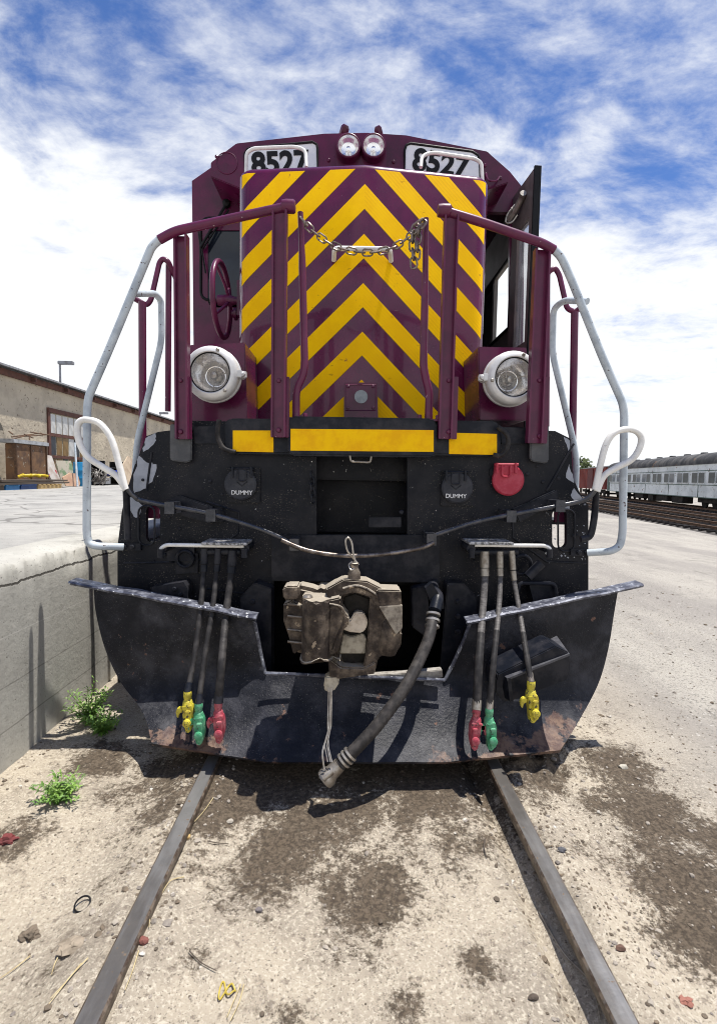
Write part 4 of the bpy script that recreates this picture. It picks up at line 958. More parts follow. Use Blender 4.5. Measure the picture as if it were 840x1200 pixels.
cpart('guard_arm_wall', [(434,700),(444,702),(451,716),(462,733),(471,742),(470,757),(462,768),(452,766),(443,772),(440,786),(424,790),(428,770),(431,745),(432,720)], 2.43, .14)
bm = BM(); c0 = P(371, 700, 2.42); zt_, zb_ = P(371,701,2.38).z, P(371,775,2.38).z
pl_ = []
for i in range(13):   # knuckle: rounded plan extruded upright, cut slanted at the foot
    a = R_(180+180*i/12); pl_.append((c0.x+.005+.083*math.cos(a)*(.92), 2.42+.115*math.sin(a)))
pl_ += [(c0.x+.115, 2.40), (c0.x+.12, 2.47), (c0.x+.06, 2.50), (c0.x-.07, 2.50)]
A1 = [bm.verts.new((x, y, zb_+.035*(1-min(1, abs(x-c0.x-.02)/.08)) - (0.0))) for x, y in pl_]; B1 = [bm.verts.new((x, y, zt_+(.004 if i % 3 else -.004))) for i, (x, y) in enumerate(pl_)]
bm.faces.new(A1); bm.faces.new(B1)
for i in range(len(pl_)): j = (i+1) % len(pl_); bm.faces.new((A1[i], A1[j], B1[j], B1[i]))
kn = part('knuckle', bm, m_steel, cp, bev=.008, seg=3)
cpart('knuckle_tail', [(386,703),(399,700),(402,716),(409,724),(408,734),(402,738),(401,752),(394,766),(384,768)], 2.36, .12)
cpart('throat_shade', [(404,700),(416,696),(432,702),(438,720),(430,745),(428,776),(404,778),(398,765),(402,738),(409,733),(403,716)], 2.485, .02, surf('throat_shade_black', (.008,.007,.006), (.02,.017,.015), 20, .5), .002)  # black plate added in the coupler cavity, its deep shade put into the colour
cpart('lock_block', [(402,724),(410,727),(416,717),(426,718),(431,728),(429,737),(424,742),(410,741),(402,738)], 2.44, .1, surf('worn_bright_steel', (.55,.50,.44), (.38,.33,.28), 20, .35, .5, bscale=60, bdist=.003), .006)
cpart('thrower', [(402,744),(412,747),(426,743),(429,748),(428,766),(398,766)], 2.455, .1, surf('pale_dusty_steel', (.42,.38,.30), (.25,.22,.17), 30, .7, .2, bscale=60, bdist=.004), .004)
cpart('dusty_pocket', [(444,711),(471.5,709),(471.5,736),(464,744),(456,731)], 2.392, .02, surf('dusty_pocket_steel', (.34,.30,.24), (.15,.125,.10), 22, .8, bscale=40, bdist=.004), .003)
bm = BM(); c0 = P(366, 700, 2.44); lathe(bm, [(.026, -.02), (.026, .012), (.018, .022), (0, .024)], Vector((c0.x-.02, 2.40, c0.z)), (0,0,1), 16); part('knuckle_pin', bm, m_steel2, cp)
bm = BM(); c0 = P(455, 745, 2.47); lathe(bm, [(.0, -.10), (.05, -.09), (.062, -.05), (.062, .07), (.05, .10), (0, .11)], Vector((c0.x, 2.47, c0.z)), (.12,0,1), 20); part('guard_boss', bm, m_steel, cp)
bm = BM()
for yy_ in (708, 722, 738, 752): tube(bm, [P(337, yy_, 2.45), P(355, yy_+2, 2.45)], .006, 8)
tube(bm, smooth_path([P(402,690,2.415), P(420,687,2.415), P(440,697,2.415), P(448,712,2.415)], 5), .008, 8)
tube(bm, smooth_path([P(386,708,2.355), P(400,712,2.355), P(404,726,2.355), P(396,745,2.355), P(390,764,2.355)], 5), .006, 8)
part('casting_rib', bm, m_steel, cp)
cpart('coupler_ear', [(331,690),(335,687),(350,687),(351,700),(345,703),(332,702)], 2.42, .12)
cpart('left_flange', [(332,708),(342,704),(356,712),(357,760),(349,763),(344,768),(338,745),(332,728)], 2.46, .1)
cpart('drain_foot', [(381,793),(396,792),(398,800),(391,811),(382,812),(379,806)], 2.42, .07, surf('dusty_foot', (.50,.45,.36), (.36,.32,.25), 30, .8), .008)
cpart('lower_lip', [(384,770),(400,782),(425,783),(440,776),(440,790),(425,792),(398,796),(386,795)], 2.42, .12)
bm = BM(); c0 = P(415, 676, 2.46); lathe(bm, [(.032, -.02), (.032, .02), (.02, .045), (.022, .07), (0, .08)], c0, (0,0,1), 14); prism(bm, [(395,683),(402,679),(426,680),(430,686)], 2.44, .08); part('lock_lifter', bm, m_steel, cp)
bm = BM(); tube(bm, smooth_path([P(420,662,2.46), P(414,654,2.46), P(407,645,2.45), P(405,634,2.45), P(408,630,2.45), P(412,636,2.45), P(414,650,2.45), P(417,662,2.45), P(412,668,2.44), P(409,662,2.46), P(413,658,2.46)], 6), .0048, 8); part('lifter_wire', bm, m_wire, cp)
bm = BM(); bx = [(428,792),(470,789.5),(518,785),(519,794),(500,797),(420,796)]; prism(bm, bx, 2.70, .05); part('coupler_carrier', bm, surf('dusty_board', (.34,.32,.29), (.20,.18,.16), 30, .85, chip=(.4,.22,.1), chip_scale=12, chip_at=.68), bev=.004)

# ---- snow plow
outL = [(110,690),(113,720),(124,762),(142,800),(168,835),(178,871)]; inL = [(298,727),(302,745),(306,767),(311,789),(313,840),(314,893)]
inR = [(550,731),(543,750),(532,775),(521,797),(521,845),(521,893)]; outR = [(724,690),(719,720),(712,762),(700,803),(676,848),(656,879)]
dt = [.33, .34, .345, .33, .18, 0]
def catm(L, t):
    n = len(L)-1; s = t*n; i = min(int(s), n-1); f = s-i; g = lambda k: np.array(L[max(0, min(n, k))], float)
    p0, p1, p2, p3 = g(i-1), g(i), g(i+1), g(i+2)
    if i == 0: p0 = 2*p1-p2
    if i+2 > n: p3 = 2*p2-p1
    return .5*((2*p1)+(-p0+p2)*f+(2*p0-5*p1+4*p2-p3)*f*f+(-p0+3*p1-3*p2+p3)*f**3)
def wing(o, i_, Yo, Yi, t0=0, nr=28, nc=22, flip=False):
    g = []
    for r in range(nr+1):
        t = t0+(1-t0)*r/nr; a = catm(o, t); b2 = catm(i_, t); d = float(catm([(x, 0) for x in dt], t)[0]); row = []
        for c in range(nc+1):
            u = c/nc; q = a*(1-u)+b2*u
            Y = Yo*(1-u)+Yi*u+d
            Y += .004*vnoise(u*3, t*3, 1.4, 5)
            row.append(P(q[0], q[1]+(.7*vnoise(u*9, 0, 1, 6) if r == nr else 0), Y))
        g.append(row)
    return g
bm = BM(); g = wing(outL, inL, 2.55, 2.44); sheet(bm, g)
g2 = wing(list(reversed([]))+inL, inR, 2.44, 2.44, t0=.6, nr=12)
for r in g2:
    for c, p in enumerate(r): 
        u = c/22; k = 1-abs(2*u-1); f = (2.44-.02*k)/2.44; p.x *= f; p.y *= f; p.z = CAMZ+(p.z-CAMZ)*f
sheet(bm, g2)
sheet(bm, [list(reversed(r)) for r in wing(outR, inR, 2.55, 2.44)])
bmesh.ops.remove_doubles(bm, verts=bm.verts, dist=.004)
bmesh.ops.recalc_face_normals(bm, faces=bm.faces)
if sum(f.normal.y for f in bm.faces) > 0: bmesh.ops.reverse_faces(bm, faces=bm.faces)
bmesh.ops.solidify(bm, geom=bm.faces[:], thickness=.018)
plow = part('snow_plow', bm, m_plow, smooth=R_(50))
def flange(a, b2, Ya, Yb, tz=.010, dep=.065, nseg=14):
    bm = BM(); pa, pb = P(*a, Ya), P(*b2, Yb); g = []
    for i in range(nseg+1):
        t = i/nseg; q = pa.lerp(pb, t); k = .006*vnoise(t*7, 0, 1, 4)
        g.append([q+Vector((0,-.02,-tz+k)), q+Vector((0,-.026,k+tz*.2)), q+Vector((0,-.018,tz+k)), q+Vector((0,dep,tz+.004+k)), q+Vector((0,dep,k+.01))])
    g = [r+[r[0]] for r in g]; sheet(bm, g)
    for r in (g[0], g[-1]): bm.faces.new([bm.verts.new(p) for p in r[:-1]])
    return part('top_flange', bm, m_plowtop, plow, smooth=R_(30))
flange((83,682),(301,724), 2.90, 2.76); flange((751,685),(546,729), 2.90, 2.76)
bm = BM()
for L, Y0 in ((inL, 2.76), (inR, 2.76)):
    pts = [P(L[k][0], L[k][1], 2.44+dt[k]-.008) for k in (0,1,2,3)]; tube(bm, smooth_path(pts, 4), .010, 8)
tube(bm, [P(311,789,2.68), P(521,797,2.68)], .010, 8)
part('edge_strip', bm, m_plowtop, plow)
# step box on the right wing, brackets
sb = part('step_box', prism(BM(), [(580,800),(583,790),(650,757),(667,765),(668,785),(664,797),(598,822),(590,822),(580,812)], 2.56, .2), m_black2, plow, bev=.006)
bm = BM(); a = [P(578,781,2.74), P(652,745,2.80), P(667,766,2.55), P(594,795,2.52)]; extrude_poly(bm, a, (0, 0, -.012)); part('step_tread', bm, surf('dusty_tread', (.06,.06,.07), (.10,.10,.11), 20, .5), plow)
bm = BM(); extrude_poly(bm, [P(578,781,2.74), P(594,795,2.52), P(597,822,2.53), P(583,812,2.6), P(576,800,2.74)], (.02,0,0)); part('step_side', bm, m_black2, plow)
bm = BM()
for x in (300, 598, 625): 
    pass
prism(bm, [(178,688),(215,682),(220,690),(218,745),(190,740),(188,700),(178,700)], 2.98, .1); prism(bm, [(620,686),(650,684),(652,705),(625,706)], 3.0, .09)
tube(bm, fillet([P(606,695,2.98), P(608,683,2.98), P(650,684,2.98), P(652,700,2.98)], .03), .012, 8)
tube(bm, [P(618,676,2.98), P(634,660,2.98)], .03, 12)
tube(bm, [P(611,662,3.04)+Vector((math.cos(a), 0, math.sin(a)))*.06 for a in [2*math.pi*i/20 for i in range(20)]], .012, 8, closed=True)
tube(bm, [P(217,655,3.06)+Vector((math.cos(a), 0, math.sin(a)))*.05 for a in [2*math.pi*i/20 for i in range(20)]], .010, 8, closed=True)
box(bm, (P(204,0,3.07).x-.07, 3.07, .98), (P(204,0,3.07).x+.10, 3.10, 1.10))
part('pilot_bracket', bm, m_black2, bev=0)
bm = BM()
for k in range(60):
    x = rnd.uniform(150, 680); y = rnd.uniform(540, 690)
    if 321 < x < 512: continue
    if k % 3: bolt(bm, P(x, y, YP), rnd.uniform(.006, .012), .008)
for x, y in ((205,690),(205,710),(205,728),(212,697),(470,600)): bolt(bm, P(x, y, 2.98), .014, .014)
part('rivet', bm, m_black2)
for pts, Y_ in (([(205,650),(232,648),(232,672),(206,673)], 3.08), ([(236,596),(262,598),(262,612),(238,611)], 3.07), ([(432,606),(470,606),(470,618),(432,618)], 3.05)):
    part('bolted_plate', prism(BM(), pts, Y_, .03), m_black2, bev=.004)
# side steps behind the pilot
for s in (-1, 1):
    for k, z in enumerate((.50, .86, 1.22, 1.55)):
        bm = BM(); x0 = LCX+s*1.12; x1 = LCX+s*1.46; box(bm, (min(x0,x1), 3.25+.05*k, z), (max(x0,x1), 3.65+.05*k, z+.03)); part('side_step', bm, m_black)
    bm = BM(); x1 = LCX+s*1.10; box(bm, (min(x1, x1+s*.02), 3.16, .45), (max(x1, x1+s*.02), 4.0, 1.8)); part('step_well', bm, m_rail)

# ================================================================== LEFT BACKGROUND
def at_x(px, py, X):
    r = ray(px, py); k = X/r.x
    return Vector((X, r.y*k, CAMZ+r.z*k))
WXB = -11.0
wh = empty('warehouse', (WXB, 30, PZ)); tag(wh, 'long tan stucco warehouse with a rusty eave behind the scrap on the left', 'warehouse')
m_stucco = surf('tan_stucco', (.52, .455, .35), (.42, .365, .285), 1.3, .95, dust=(.15,.12,.09), dust_scale=9, dust_at=.60, chip=(.13,.12,.10), chip_scale=.8, chip_at=.66, bscale=3.5, bdist=.06, bstr=.8, spec=.15)
m_brown = surf('brown_weathered_wood', (.13, .055, .04), (.08, .04, .032), 6, .85)
m_roofm = surf('weathered_metal_roof', (.30, .31, .33), (.18, .17, .17), 2, .6, .3, scl=(1, 5, 1))
o = obj('wall', box(BM(), (WXB-.3, 9, PZ), (WXB, 58, 4.58)), m_stucco, wh, smooth=0)
wa, wb = at_x(55, 484, WXB), at_x(101, 484, WXB); wz1_, wz0_ = 3.72, 1.05
bm = BM(); box(bm, (WXB-.1, wa.y, wz0_), (WXB+.06, wa.y+.14, wz1_)); box(bm, (WXB-.1, wb.y-.14, wz0_), (WXB+.06, wb.y, wz1_)); box(bm, (WXB-.1, wa.y, wz1_), (WXB+.08, wb.y, wz1_+.16)); box(bm, (WXB-.05, wa.y+.14, 2.86), (WXB+.05, wb.y-.14, 2.96)); box(bm, (WXB-.05, wa.y+.14, 2.05), (WXB+.05, wb.y-.14, 2.15))
wf = obj('window', bm, m_brown, wh, smooth=0)
cols = {'p': surf('pale_pane', (.55,.55,.53), None, 3, .4), 'd': surf('dark_pane', (.03,.035,.045), None, 3, .15), 'b': surf('ochre_pane', (.22,.13,.04), None, 3, .5)}
for row, (z0_, z1_), pat in ((0, (2.98, 3.68), 'pppppp'), (1, (2.17, 2.84), 'dbbpdb'), (2, (1.2, 2.03), 'bbdbdb')):
    n = 6; w_ = (wb.y-wa.y-.28)/n
    for i in range(n):
        obj('pane', box(BM(), (WXB+.005, wa.y+.16+i*w_, z0_), (WXB+.02, wa.y+.14+(i+1)*w_-.05, z1_)), cols[pat[i]], wf, smooth=0)
bm = BM(); box(bm, (WXB-.2, 8.8, 4.58), (WXB+.10, 58.2, 4.78)); obj('fascia', bm, m_brown, wh, smooth=0)
bm = BM(); extrude_poly(bm, [(WXB+.32, 8.6, 4.80), (WXB+.32, 8.6, 4.86), (WXB-9, 8.6, 6.9), (WXB-9, 8.6, 6.84)], (0, 50, 0)); extrude_poly(bm, [(WXB-18.3, 8.6, 4.80), (WXB-9, 8.6, 6.84), (WXB-9, 8.6, 6.9), (WXB-18.3, 8.6, 4.86)], (0, 50, 0))
obj('roof', bm, m_roofm, wh, smooth=0)
bm = BM(); box(bm, (WXB-18, 9, PZ), (WXB-.3, 9.3, 4.6)); box(bm, (WXB-18, 57.7, PZ), (WXB-.3, 58, 4.6)); extrude_poly(bm, [(WXB-.3, 9, 4.6), (WXB-9, 9, 6.8), (WXB-18, 9, 4.6)], (0, .3, 0)); obj('end_wall', bm, m_stucco, wh, smooth=0)
bm = BM()
for k in range(24): box(bm, (WXB+.02, 9.5+2*k, 4.60), (WXB+.26, 9.58+2*k, 4.74))
obj('rafter_end', bm, m_brown, wh, smooth=0)
# things left in front of the warehouse
def wy(px, X): return at_x(px, 565, X).y
def jb(px0, px1, z0, z1, X, dep): return (X-dep, wy(px0, X), z0), (X, wy(px1, X), z1)
m_rust2 = surf('rust_sheet', (.20, .11, .055), (.10, .06, .04), 3, .85, chip=(.3,.26,.2), chip_scale=8, chip_at=.64)
m_plank = surf('old_planks', (.12, .095, .07), (.06, .05, .045), 6, .9, scl=(1, .2, 4))
m_bluep = surf('blue_plastic', (.01, .12, .30), (.02, .16, .36), 5, .5)
cb = empty('metal_cabinet', (-10, wy(38, -10), PZ)); tag(cb, 'rusty metal workbench cabinet with a pale top against the warehouse wall', 'cabinet')
a, b_ = jb(21, 57, PZ+.12, 2.38, -10, .35); obj('cabinet_body', box(BM(), a, b_), m_rust2, cb, bev=.02)
a, b_ = jb(18, 59, 2.38, 2.50, -9.95, .45); obj('bench_top', box(BM(), a, b_), surf('pale_sheet', (.42,.44,.46), (.25,.25,.25), 4, .5, .2), cb, bev=.01)
for q in (20.5, 38, 56):
    a, b_ = jb(q, q+1.0, PZ, 2.38, -9.96, .08); obj('leg', box(BM(), a, b_), m_rust, cb, bev=.01)
bm = BM()
for k in range(7):
    y0 = wy(rnd.uniform(18, 45), -10.2); tube(bm, [(-10.3+rnd.uniform(-.2, .2), y0, 2.50+.05*k), (-10.2, y0+rnd.uniform(-.2, 1.2), 2.54+rnd.uniform(0, .35))], .02, 6)
tag(obj('scrap_rods', bm, m_rust, None), 'loose rusty rods heaped on the workbench cabinet', 'scrap metal', kind='stuff')
def lean(name, pix, X, d, mt, label, cat):
    bm = BM(); pts = [at_x(x, y, X) for x, y in pix]; zb = min(p.z for p in pts); pts = [Vector((X-(p.z-zb)*.22, p.y, p.z+PZ-zb)) for p in pts]
    extrude_poly(bm, pts, (-d, 0, 0)); return tag(obj(name, bm, mt, None, smooth=0), label, cat)
lean('leaning_panel', [(58.5,528),(69,530),(71,548),(75,566),(66,565),(61,553)], -9.9, .06, surf('white_panel', (.55,.52,.48), (.40,.33,.28), 4, .7, chip=(.4,.05,.06), chip_scale=3, chip_at=.62), 'tall white panel with a red edge leaning beside the rusty cabinet', 'panel')
lean('leaning_door', [(72,530),(90,531),(91,560),(74,560)], -10.3, .05, surf('painted_door', (.42,.38,.30), (.16,.24,.13), 2.2, .8, lo=.5, hi=.6, chip=(.35,.2,.15), chip_scale=3, chip_at=.62), 'scrawled tan door panel leaning behind the orange plywood', 'panel')
lean('plywood_sheet', [(76,553),(86,548),(93,549),(97,557),(93,564),(78,563)], -9.6, .03, surf('orange_plywood', (.50,.33,.22), (.42,.25,.17), 3, .8), 'six sided pale orange plywood piece standing next to the blue drum', 'panel')
lean('tan_panel', [(146,552),(158,537),(163,541),(164,570),(146,570)], -9.6, .05, surf('tan_card', (.45,.36,.26), (.33,.25,.18), 3, .8), 'tan panel leaning right of the dark shelf near the loop lever', 'panel')
c0 = at_x(97, 572, -9.7); bl = empty('blue_drum', (c0.x, c0.y, PZ)); tag(bl, 'bright blue plastic drum standing by the warehouse door', 'drum')
bm = BM(); lathe(bm, [(.0, 0), (.27, 0), (.29, .04), (.29, .28), (.30, .30), (.29, .32), (.29, .56), (.30, .58), (.29, .60), (.29, .84), (.27, .88), (.0, .88)], (c0.x, c0.y, PZ), (0,0,1), 24); obj('drum_body', bm, surf('drum_blue', (.01,.20,.42), (.02,.24,.48), 5, .45), bl)
bm = BM(); lathe(bm, [(.04, .88), (.04, .91), (0, .91)], (c0.x+.12, c0.y, PZ), (0,0,1), 12); obj('bung', bm, m_gasket, bl)
def pallet(px0, px1, X, z, mt, label, grp=None):
    p = empty('pallet', (X, wy(px0, X), z)); tag(p, label, 'pallet', grp); y0, y1 = wy(px0, X), wy(px1, X)
    for k in range(6):
        t_ = k/5; obj('deck_board', box(BM(), (X-1.0, y0+(y1-y0-.12)*t_, z+.11), (X, y0+(y1-y0-.12)*t_+.12, z+.135)), mt, p, smooth=0)
    for k in range(3): obj('stringer', box(BM(), (X-1.0+.45*k, y0, z), (X-.92+.45*k, y1, z+.11)), mt, p, smooth=0)
    return p
m_newwood = surf('yellow_pine', (.50,.36,.16), (.38,.26,.12), 4, .8)
pallet(46, 73, -8.9, PZ, m_newwood, 'yellow wooden pallet on the ground before the leaning panels')
pallet(-12, 6, -8.9, PZ, m_plank, 'dark pallet under the stacked planks at the left edge')
pallet(8, 24, -8.9, PZ, m_bluep, 'blue plastic pallet left of the darker blue one, under the planks')
pallet(26, 44, -8.9, PZ, surf('dark_blue_plastic', (.01,.05,.18), None, 5, .5), 'dark blue plastic pallet next to the yellow wooden pallet')
for k in range(11):
    y0 = wy(rnd.uniform(-14, 2), -9.1); L = rnd.uniform(2.2, 3.6); x0 = -9.7+.13*(k % 6)
    bm = BM(); box(bm, (x0, y0, PZ+.14+.07*(k//6)+.0), (x0+.12, y0+L, PZ+.19+.07*(k//6)))
    o = tag(obj('plank', bm, m_plank, None, smooth=0), 'weathered grey plank in the loose stack on the pallets', 'plank', 'planks stacked on the pallets')
bm = BM(); tube(bm, smooth_path([Vector((-9.3+.08*math.sin(k*2.1), wy(22+k*3.2, -9.3), PZ+.34+.06*abs(math.sin(k*1.3)))) for k in range(11)], 4), .045, 8, ribs=.08); tag(obj('yellow_hose', bm, surf('yellow_hose_plastic', (.62,.45,.02), None, 6, .5), None), 'fat yellow corrugated hose lying over the plank stack', 'hose')
sh = empty('dark_shelf', (-10, wy(134, -10), PZ)); tag(sh, 'dark shelf unit holding a blue box behind the white loop lever', 'shelf')
for z in (PZ, PZ+.35, PZ+.70): a, b_ = jb(123, 146, z, z+.05, -9.9, .6); obj('shelf_board', box(BM(), a, b_), m_gasket, sh, smooth=0)
for q in (123, 145): a, b_ = jb(q, q+1.2, PZ, PZ+1.0, -9.9, .6); obj('upright', box(BM(), a, b_), m_gasket, sh, smooth=0)
a, b_ = jb(130, 138, PZ+.40, PZ+.62, -9.85, .4); tag(obj('blue_box', box(BM(), a, b_), surf('royal_blue', (.01,.06,.55), None, 5, .4), None, bev=.01), 'small royal blue box sitting on the dark shelf', 'box')
a, b_ = jb(124, 130, PZ+.05, PZ+.30, -9.85, .4); tag(obj('grey_bin', box(BM(), a, b_), m_roofm, None, bev=.01), 'small grey bin on the lowest board of the dark shelf', 'bin')
bm = BM()
for k in range(26):
    p = Vector((-9.8+rnd.uniform(-.3,.3), wy(rnd.uniform(109,121), -9.8), PZ+rnd.uniform(0,.2))); q = p+Vector((rnd.uniform(-.3,.3), rnd.uniform(-.5,.5), rnd.uniform(.1,.8))); tube(bm, smooth_path([p, (p+q)/2+Vector((.1,rnd.uniform(-.2,.2),.1)), q], 3), rnd.uniform(.012,.035), 6)
tag(obj('scrap_heap', bm, surf('mixed_scrap', (.06,.05,.045), (.35,.33,.30), 3, .7, lo=.48, hi=.55), None), 'tangled heap of scrap metal between blue drum and dark shelf', 'scrap metal', kind='stuff')
bm = BM(); tube(bm, [Vector((-9.4, wy(91, -9.4), PZ)), Vector((-9.7, wy(89, -9.7), PZ+1.55))], .035, 8); tag(obj('white_post', bm, m_white, None), 'thin white post leaning upright left of the blue drum', 'post')
lean('grey_board', [(-3,540),(2,543),(7,560),(-1,560)], -10.4, .04, m_roofm, 'small grey board leaning on the wall at the far left edge', 'board')
for (px, py, Y, lab) in ((70.5, 425, 42, 'tall street lamp rising behind the near roof of the warehouse'), (188, 484, 70, 'small far street lamp rising over the low end of the warehouse roof')):
    tp = P(px, py, Y); sp_ = empty('street_lamp', (tp.x, Y, PZ)); tag(sp_, lab, 'street lamp', 'street lamps behind the warehouse')
    obj('pole', tube(BM(), [(tp.x, Y, PZ), (tp.x, Y, tp.z)], [.12, .08], 10), m_roofm, sp_)
    obj('lamp_head', box(BM(), (tp.x-.1, Y-.2, tp.z-.15), (tp.x+1.1, Y+.2, tp.z+.12)), m_roofm, sp_, bev=.04)

# ================================================================== RIGHT BACKGROUND
ud = Vector((.2076, .978, 0)).normalized(); CR = math.atan2(ud.y, ud.x)
m_coach = surf('faded_coach_paint', (.66,.70,.72), (.50,.54,.56), .9, .6, dust=(.28,.24,.2), dust_scale=5, dust_at=.6, chip=(.14,.05,.03), chip_scale=1.9, chip_at=.63, bscale=2, bdist=.01)
m_croof = surf('black_coach_roof', (.035,.036,.04), (.11,.105,.10), .8, .7, chip=(.22,.13,.08), chip_scale=1.3, chip_at=.64, scl=(1.5,.3,1))
m_under = surf('underframe_black', (.015,.014,.014), (.035,.03,.028), 2, .85)
m_cwin = surf('coach_window_glass', (.012,.018,.02), (.05,.065,.07), 1.4, .35, spec=.3)
m_cframe = surf('coach_window_frame', (.62,.66,.68), (.40,.42,.42), 3, .6)
m_green = surf('green_band', (.03,.075,.06), (.05,.09,.075), 3, .6)
def bogie(par, x0, n=3, y0=-1.5):
    bm = BM(); box(bm, (x0-.3, y0-1.15, .45), (x0+2.0*(n-1)*.75+.3, y0-.85, .80)); box(bm, (x0-.3, y0+.85, .45), (x0+2.0*(n-1)*.75+.3, y0+1.15, .80)); bg_ = obj('bogie', bm, m_under, par, bev=.03)
    for k in range(n):
        bm = BM(); lathe(bm, [(0, -.80), (.44, -.80), (.46, -.72), (.40, -.70), (.1, -.68), (.1, .68), (.40, .70), (.46, .72), (.44, .80), (0, .80)], (x0+k*1.5, y0, .46), (0,1,0), 24); obj('wheel_set', bm, m_under, bg_)
def coach(L, t0):
    r = empty('passenger_coach', (0,0,0)); tag(r, 'faded pale blue passenger coach with rust spots and a black rounded roof', 'coach')
    bm = BM(); box(bm, (0,-3,.80), (L,0,3.22)); obj('body', bm, m_coach, r, smooth=0)
    bm = BM(); pts = [Vector((0, -1.5+1.56*math.cos(a), 3.20+.92*math.sin(a)**.8)) for a in [math.pi*i/14 for i in range(15)]]; extrude_poly(bm, pts, (L,0,0)); rf = obj('roof', bm, m_croof, r)
    for k in range(9):
        bm = BM(); box(bm, (1.5+k*2.8, -1.7, 4.08), (1.9+k*2.8, -1.3, 4.22)); obj('roof_vent', bm, m_croof, rf, bev=.03)
    for z, h in ((1.70,.05), (.80,.06), (2.72,.05)):
        bm = BM(); box(bm, (0, .0, z), (L, .02, z+h)); obj('trim_band', bm, m_green, r, smooth=0)
    x = 1.2; k = 0
    while x < L-1.5:
        for dx in (0, 1.02):
            if x+dx+.85 > L-.8: continue
            bm = BM(); box(bm, (x+dx-.05, .0, 1.82), (x+dx+.87, .035, 2.66)); wn_ = obj('window', bm, m_cframe, r, bev=.01)
            bm = BM(); box(bm, (x+dx, .03, 1.88), (x+dx+.82, .042, 2.60)); obj('pane', bm, m_cwin if (k*7+int(dx)) % 3 else m_glass, wn_, smooth=0)
        x += 2.45; k += 1
    bm = BM(); box(bm, (L-.95, .0, .9), (L-.15, .03, 3.0)); obj('end_door', bm, m_green, r, smooth=0)
    bogie(r, 2.0); bogie(r, L-5.2)
    for x0, x1, z0_ in ((7.2, 9.2, .25), (10, 12.3, .32), (13, 14.2, .22), (15.4, 17.6, .35)):
        bm = BM(); box(bm, (x0, -.9, z0_), (x1, -.15, .79)); obj('equipment_box', bm, m_under, r, bev=.03)
    for xx in (4.5, 9.5, 14.5, 19.5):
        bm = BM(); box(bm, (xx, .0, .86), (xx+.04, .025, 1.70)); obj('panel_seam', bm, m_green, r, smooth=0)
    p = Vector((24.83, 33, -.3))+ud*t0; r.location = p; r.rotation_euler = (0,0,CR); return r
coach(26, -2.2)
def boxcar(L, t0):
    r = empty('boxcar', (0,0,0)); tag(r, 'brick red boxcar coupled beyond the pale blue passenger coach', 'boxcar')
    m_br = surf('boxcar_red', (.22,.045,.035), (.15,.035,.03), 1.2, .8)
    bm = BM(); box(bm, (0,-3,.95), (L,0,3.55)); obj('body', bm, m_br, r, smooth=0)
    bm = BM()
    for k in range(int(L/.6)): box(bm, (.3+k*.6, 0, 1.0), (.36+k*.6, .04, 3.5))
    obj('side_rib', bm, m_br, r, smooth=0)
    bm = BM(); box(bm, (L/2-1.2, .04, 1.0), (L/2+1.2, .10, 3.4)); dr = obj('sliding_door', bm, surf('boxcar_door', (.12,.03,.03), None, 2, .8), r, smooth=0)
    bm = BM(); extrude_poly(bm, [(0,.1,3.55),(0,-1.5,3.85),(0,-3.1,3.55)], (L,0,0)); obj('roof', bm, m_croof, r, smooth=0)
    bogie(r, 1.2, 2); bogie(r, L-2.8, 2)
    r.location = Vector((24.83, 33, -.3))+ud*t0; r.rotation_euler = (0,0,CR)
boxcar(12.5, 24.6)
# yard tracks
m_ball = surf('dark_ballast', (.05,.045,.042), (.11,.10,.09), 3, .95, bscale=8, bdist=.05)
def track(p, slope, y0, y1, lab):
    d = Vector((slope, 1, 0)).normalized(); s_ = Vector((d.y, -d.x, 0)); z = -.40
    c = Vector((p[0], p[1], z))+s_*.75
    a, b_ = c+d*((y0-p[1])), c+d*((y1-p[1]))
    bm = BM(); g = []
    n = 40
    for i in range(n+1):
        q = a.lerp(b_, i/n); zz = gz(q.x, q.y); w1 = 1.5+.25*vnoise(i, 0, .7, 3); w2 = 1.5+.25*vnoise(i, 5, .7, 3)
        g.append([q-s_*w1+Vector((0,0,zz-z-.03)), q-s_*1.1+Vector((0,0,zz-z+.05)), q+s_*1.1+Vector((0,0,zz-z+.05)), q+s_*w2+Vector((0,0,zz-z-.03))])
    sheet(bm, g); tag(obj('ballast', bm, m_ball, None), kind='structure')
    r = empty('yard_track', tuple(c)); tag(r, lab, 'track', 'yard tracks')
    for k in (-.7535, .7535):
        bm = BM(); rail(bm, a+s_*k+Vector((0,0,.20)), b_+s_*k+Vector((0,0,.20))); obj('rail', bm, m_rust, r, smooth=0)
    bm = BM(); pts = [Vector((0,0,0))-s_*1.25-d*.11, -s_*1.25+d*.11, s_*1.25+d*.11, s_*1.25-d*.11]; extrude_poly(bm, [q+a for q in pts], (0,0,.09)); t0_ = obj('tie', bm, m_plank, r, smooth=0)
    L = (b_-a).length; t0_.data.materials[0] = m_under; k = 1; base = t0_.location.copy()
    while k*.62 < L and k < 98:
        t_ = t0_.copy(); C.objects.link(t_); t_.location = base+d*(.62*k); k += 1
track((14.9, 19.6), .158, 13, 70, 'nearest of the dark yard tracks before the passenger coach')
track((18.9, 23.5), .185, 14, 74, 'second dark yard track, between the nearest track and the coach')
track((25.0, 33.0), .2122, 16, 76, 'yard track carrying the passenger coach and the boxcar')
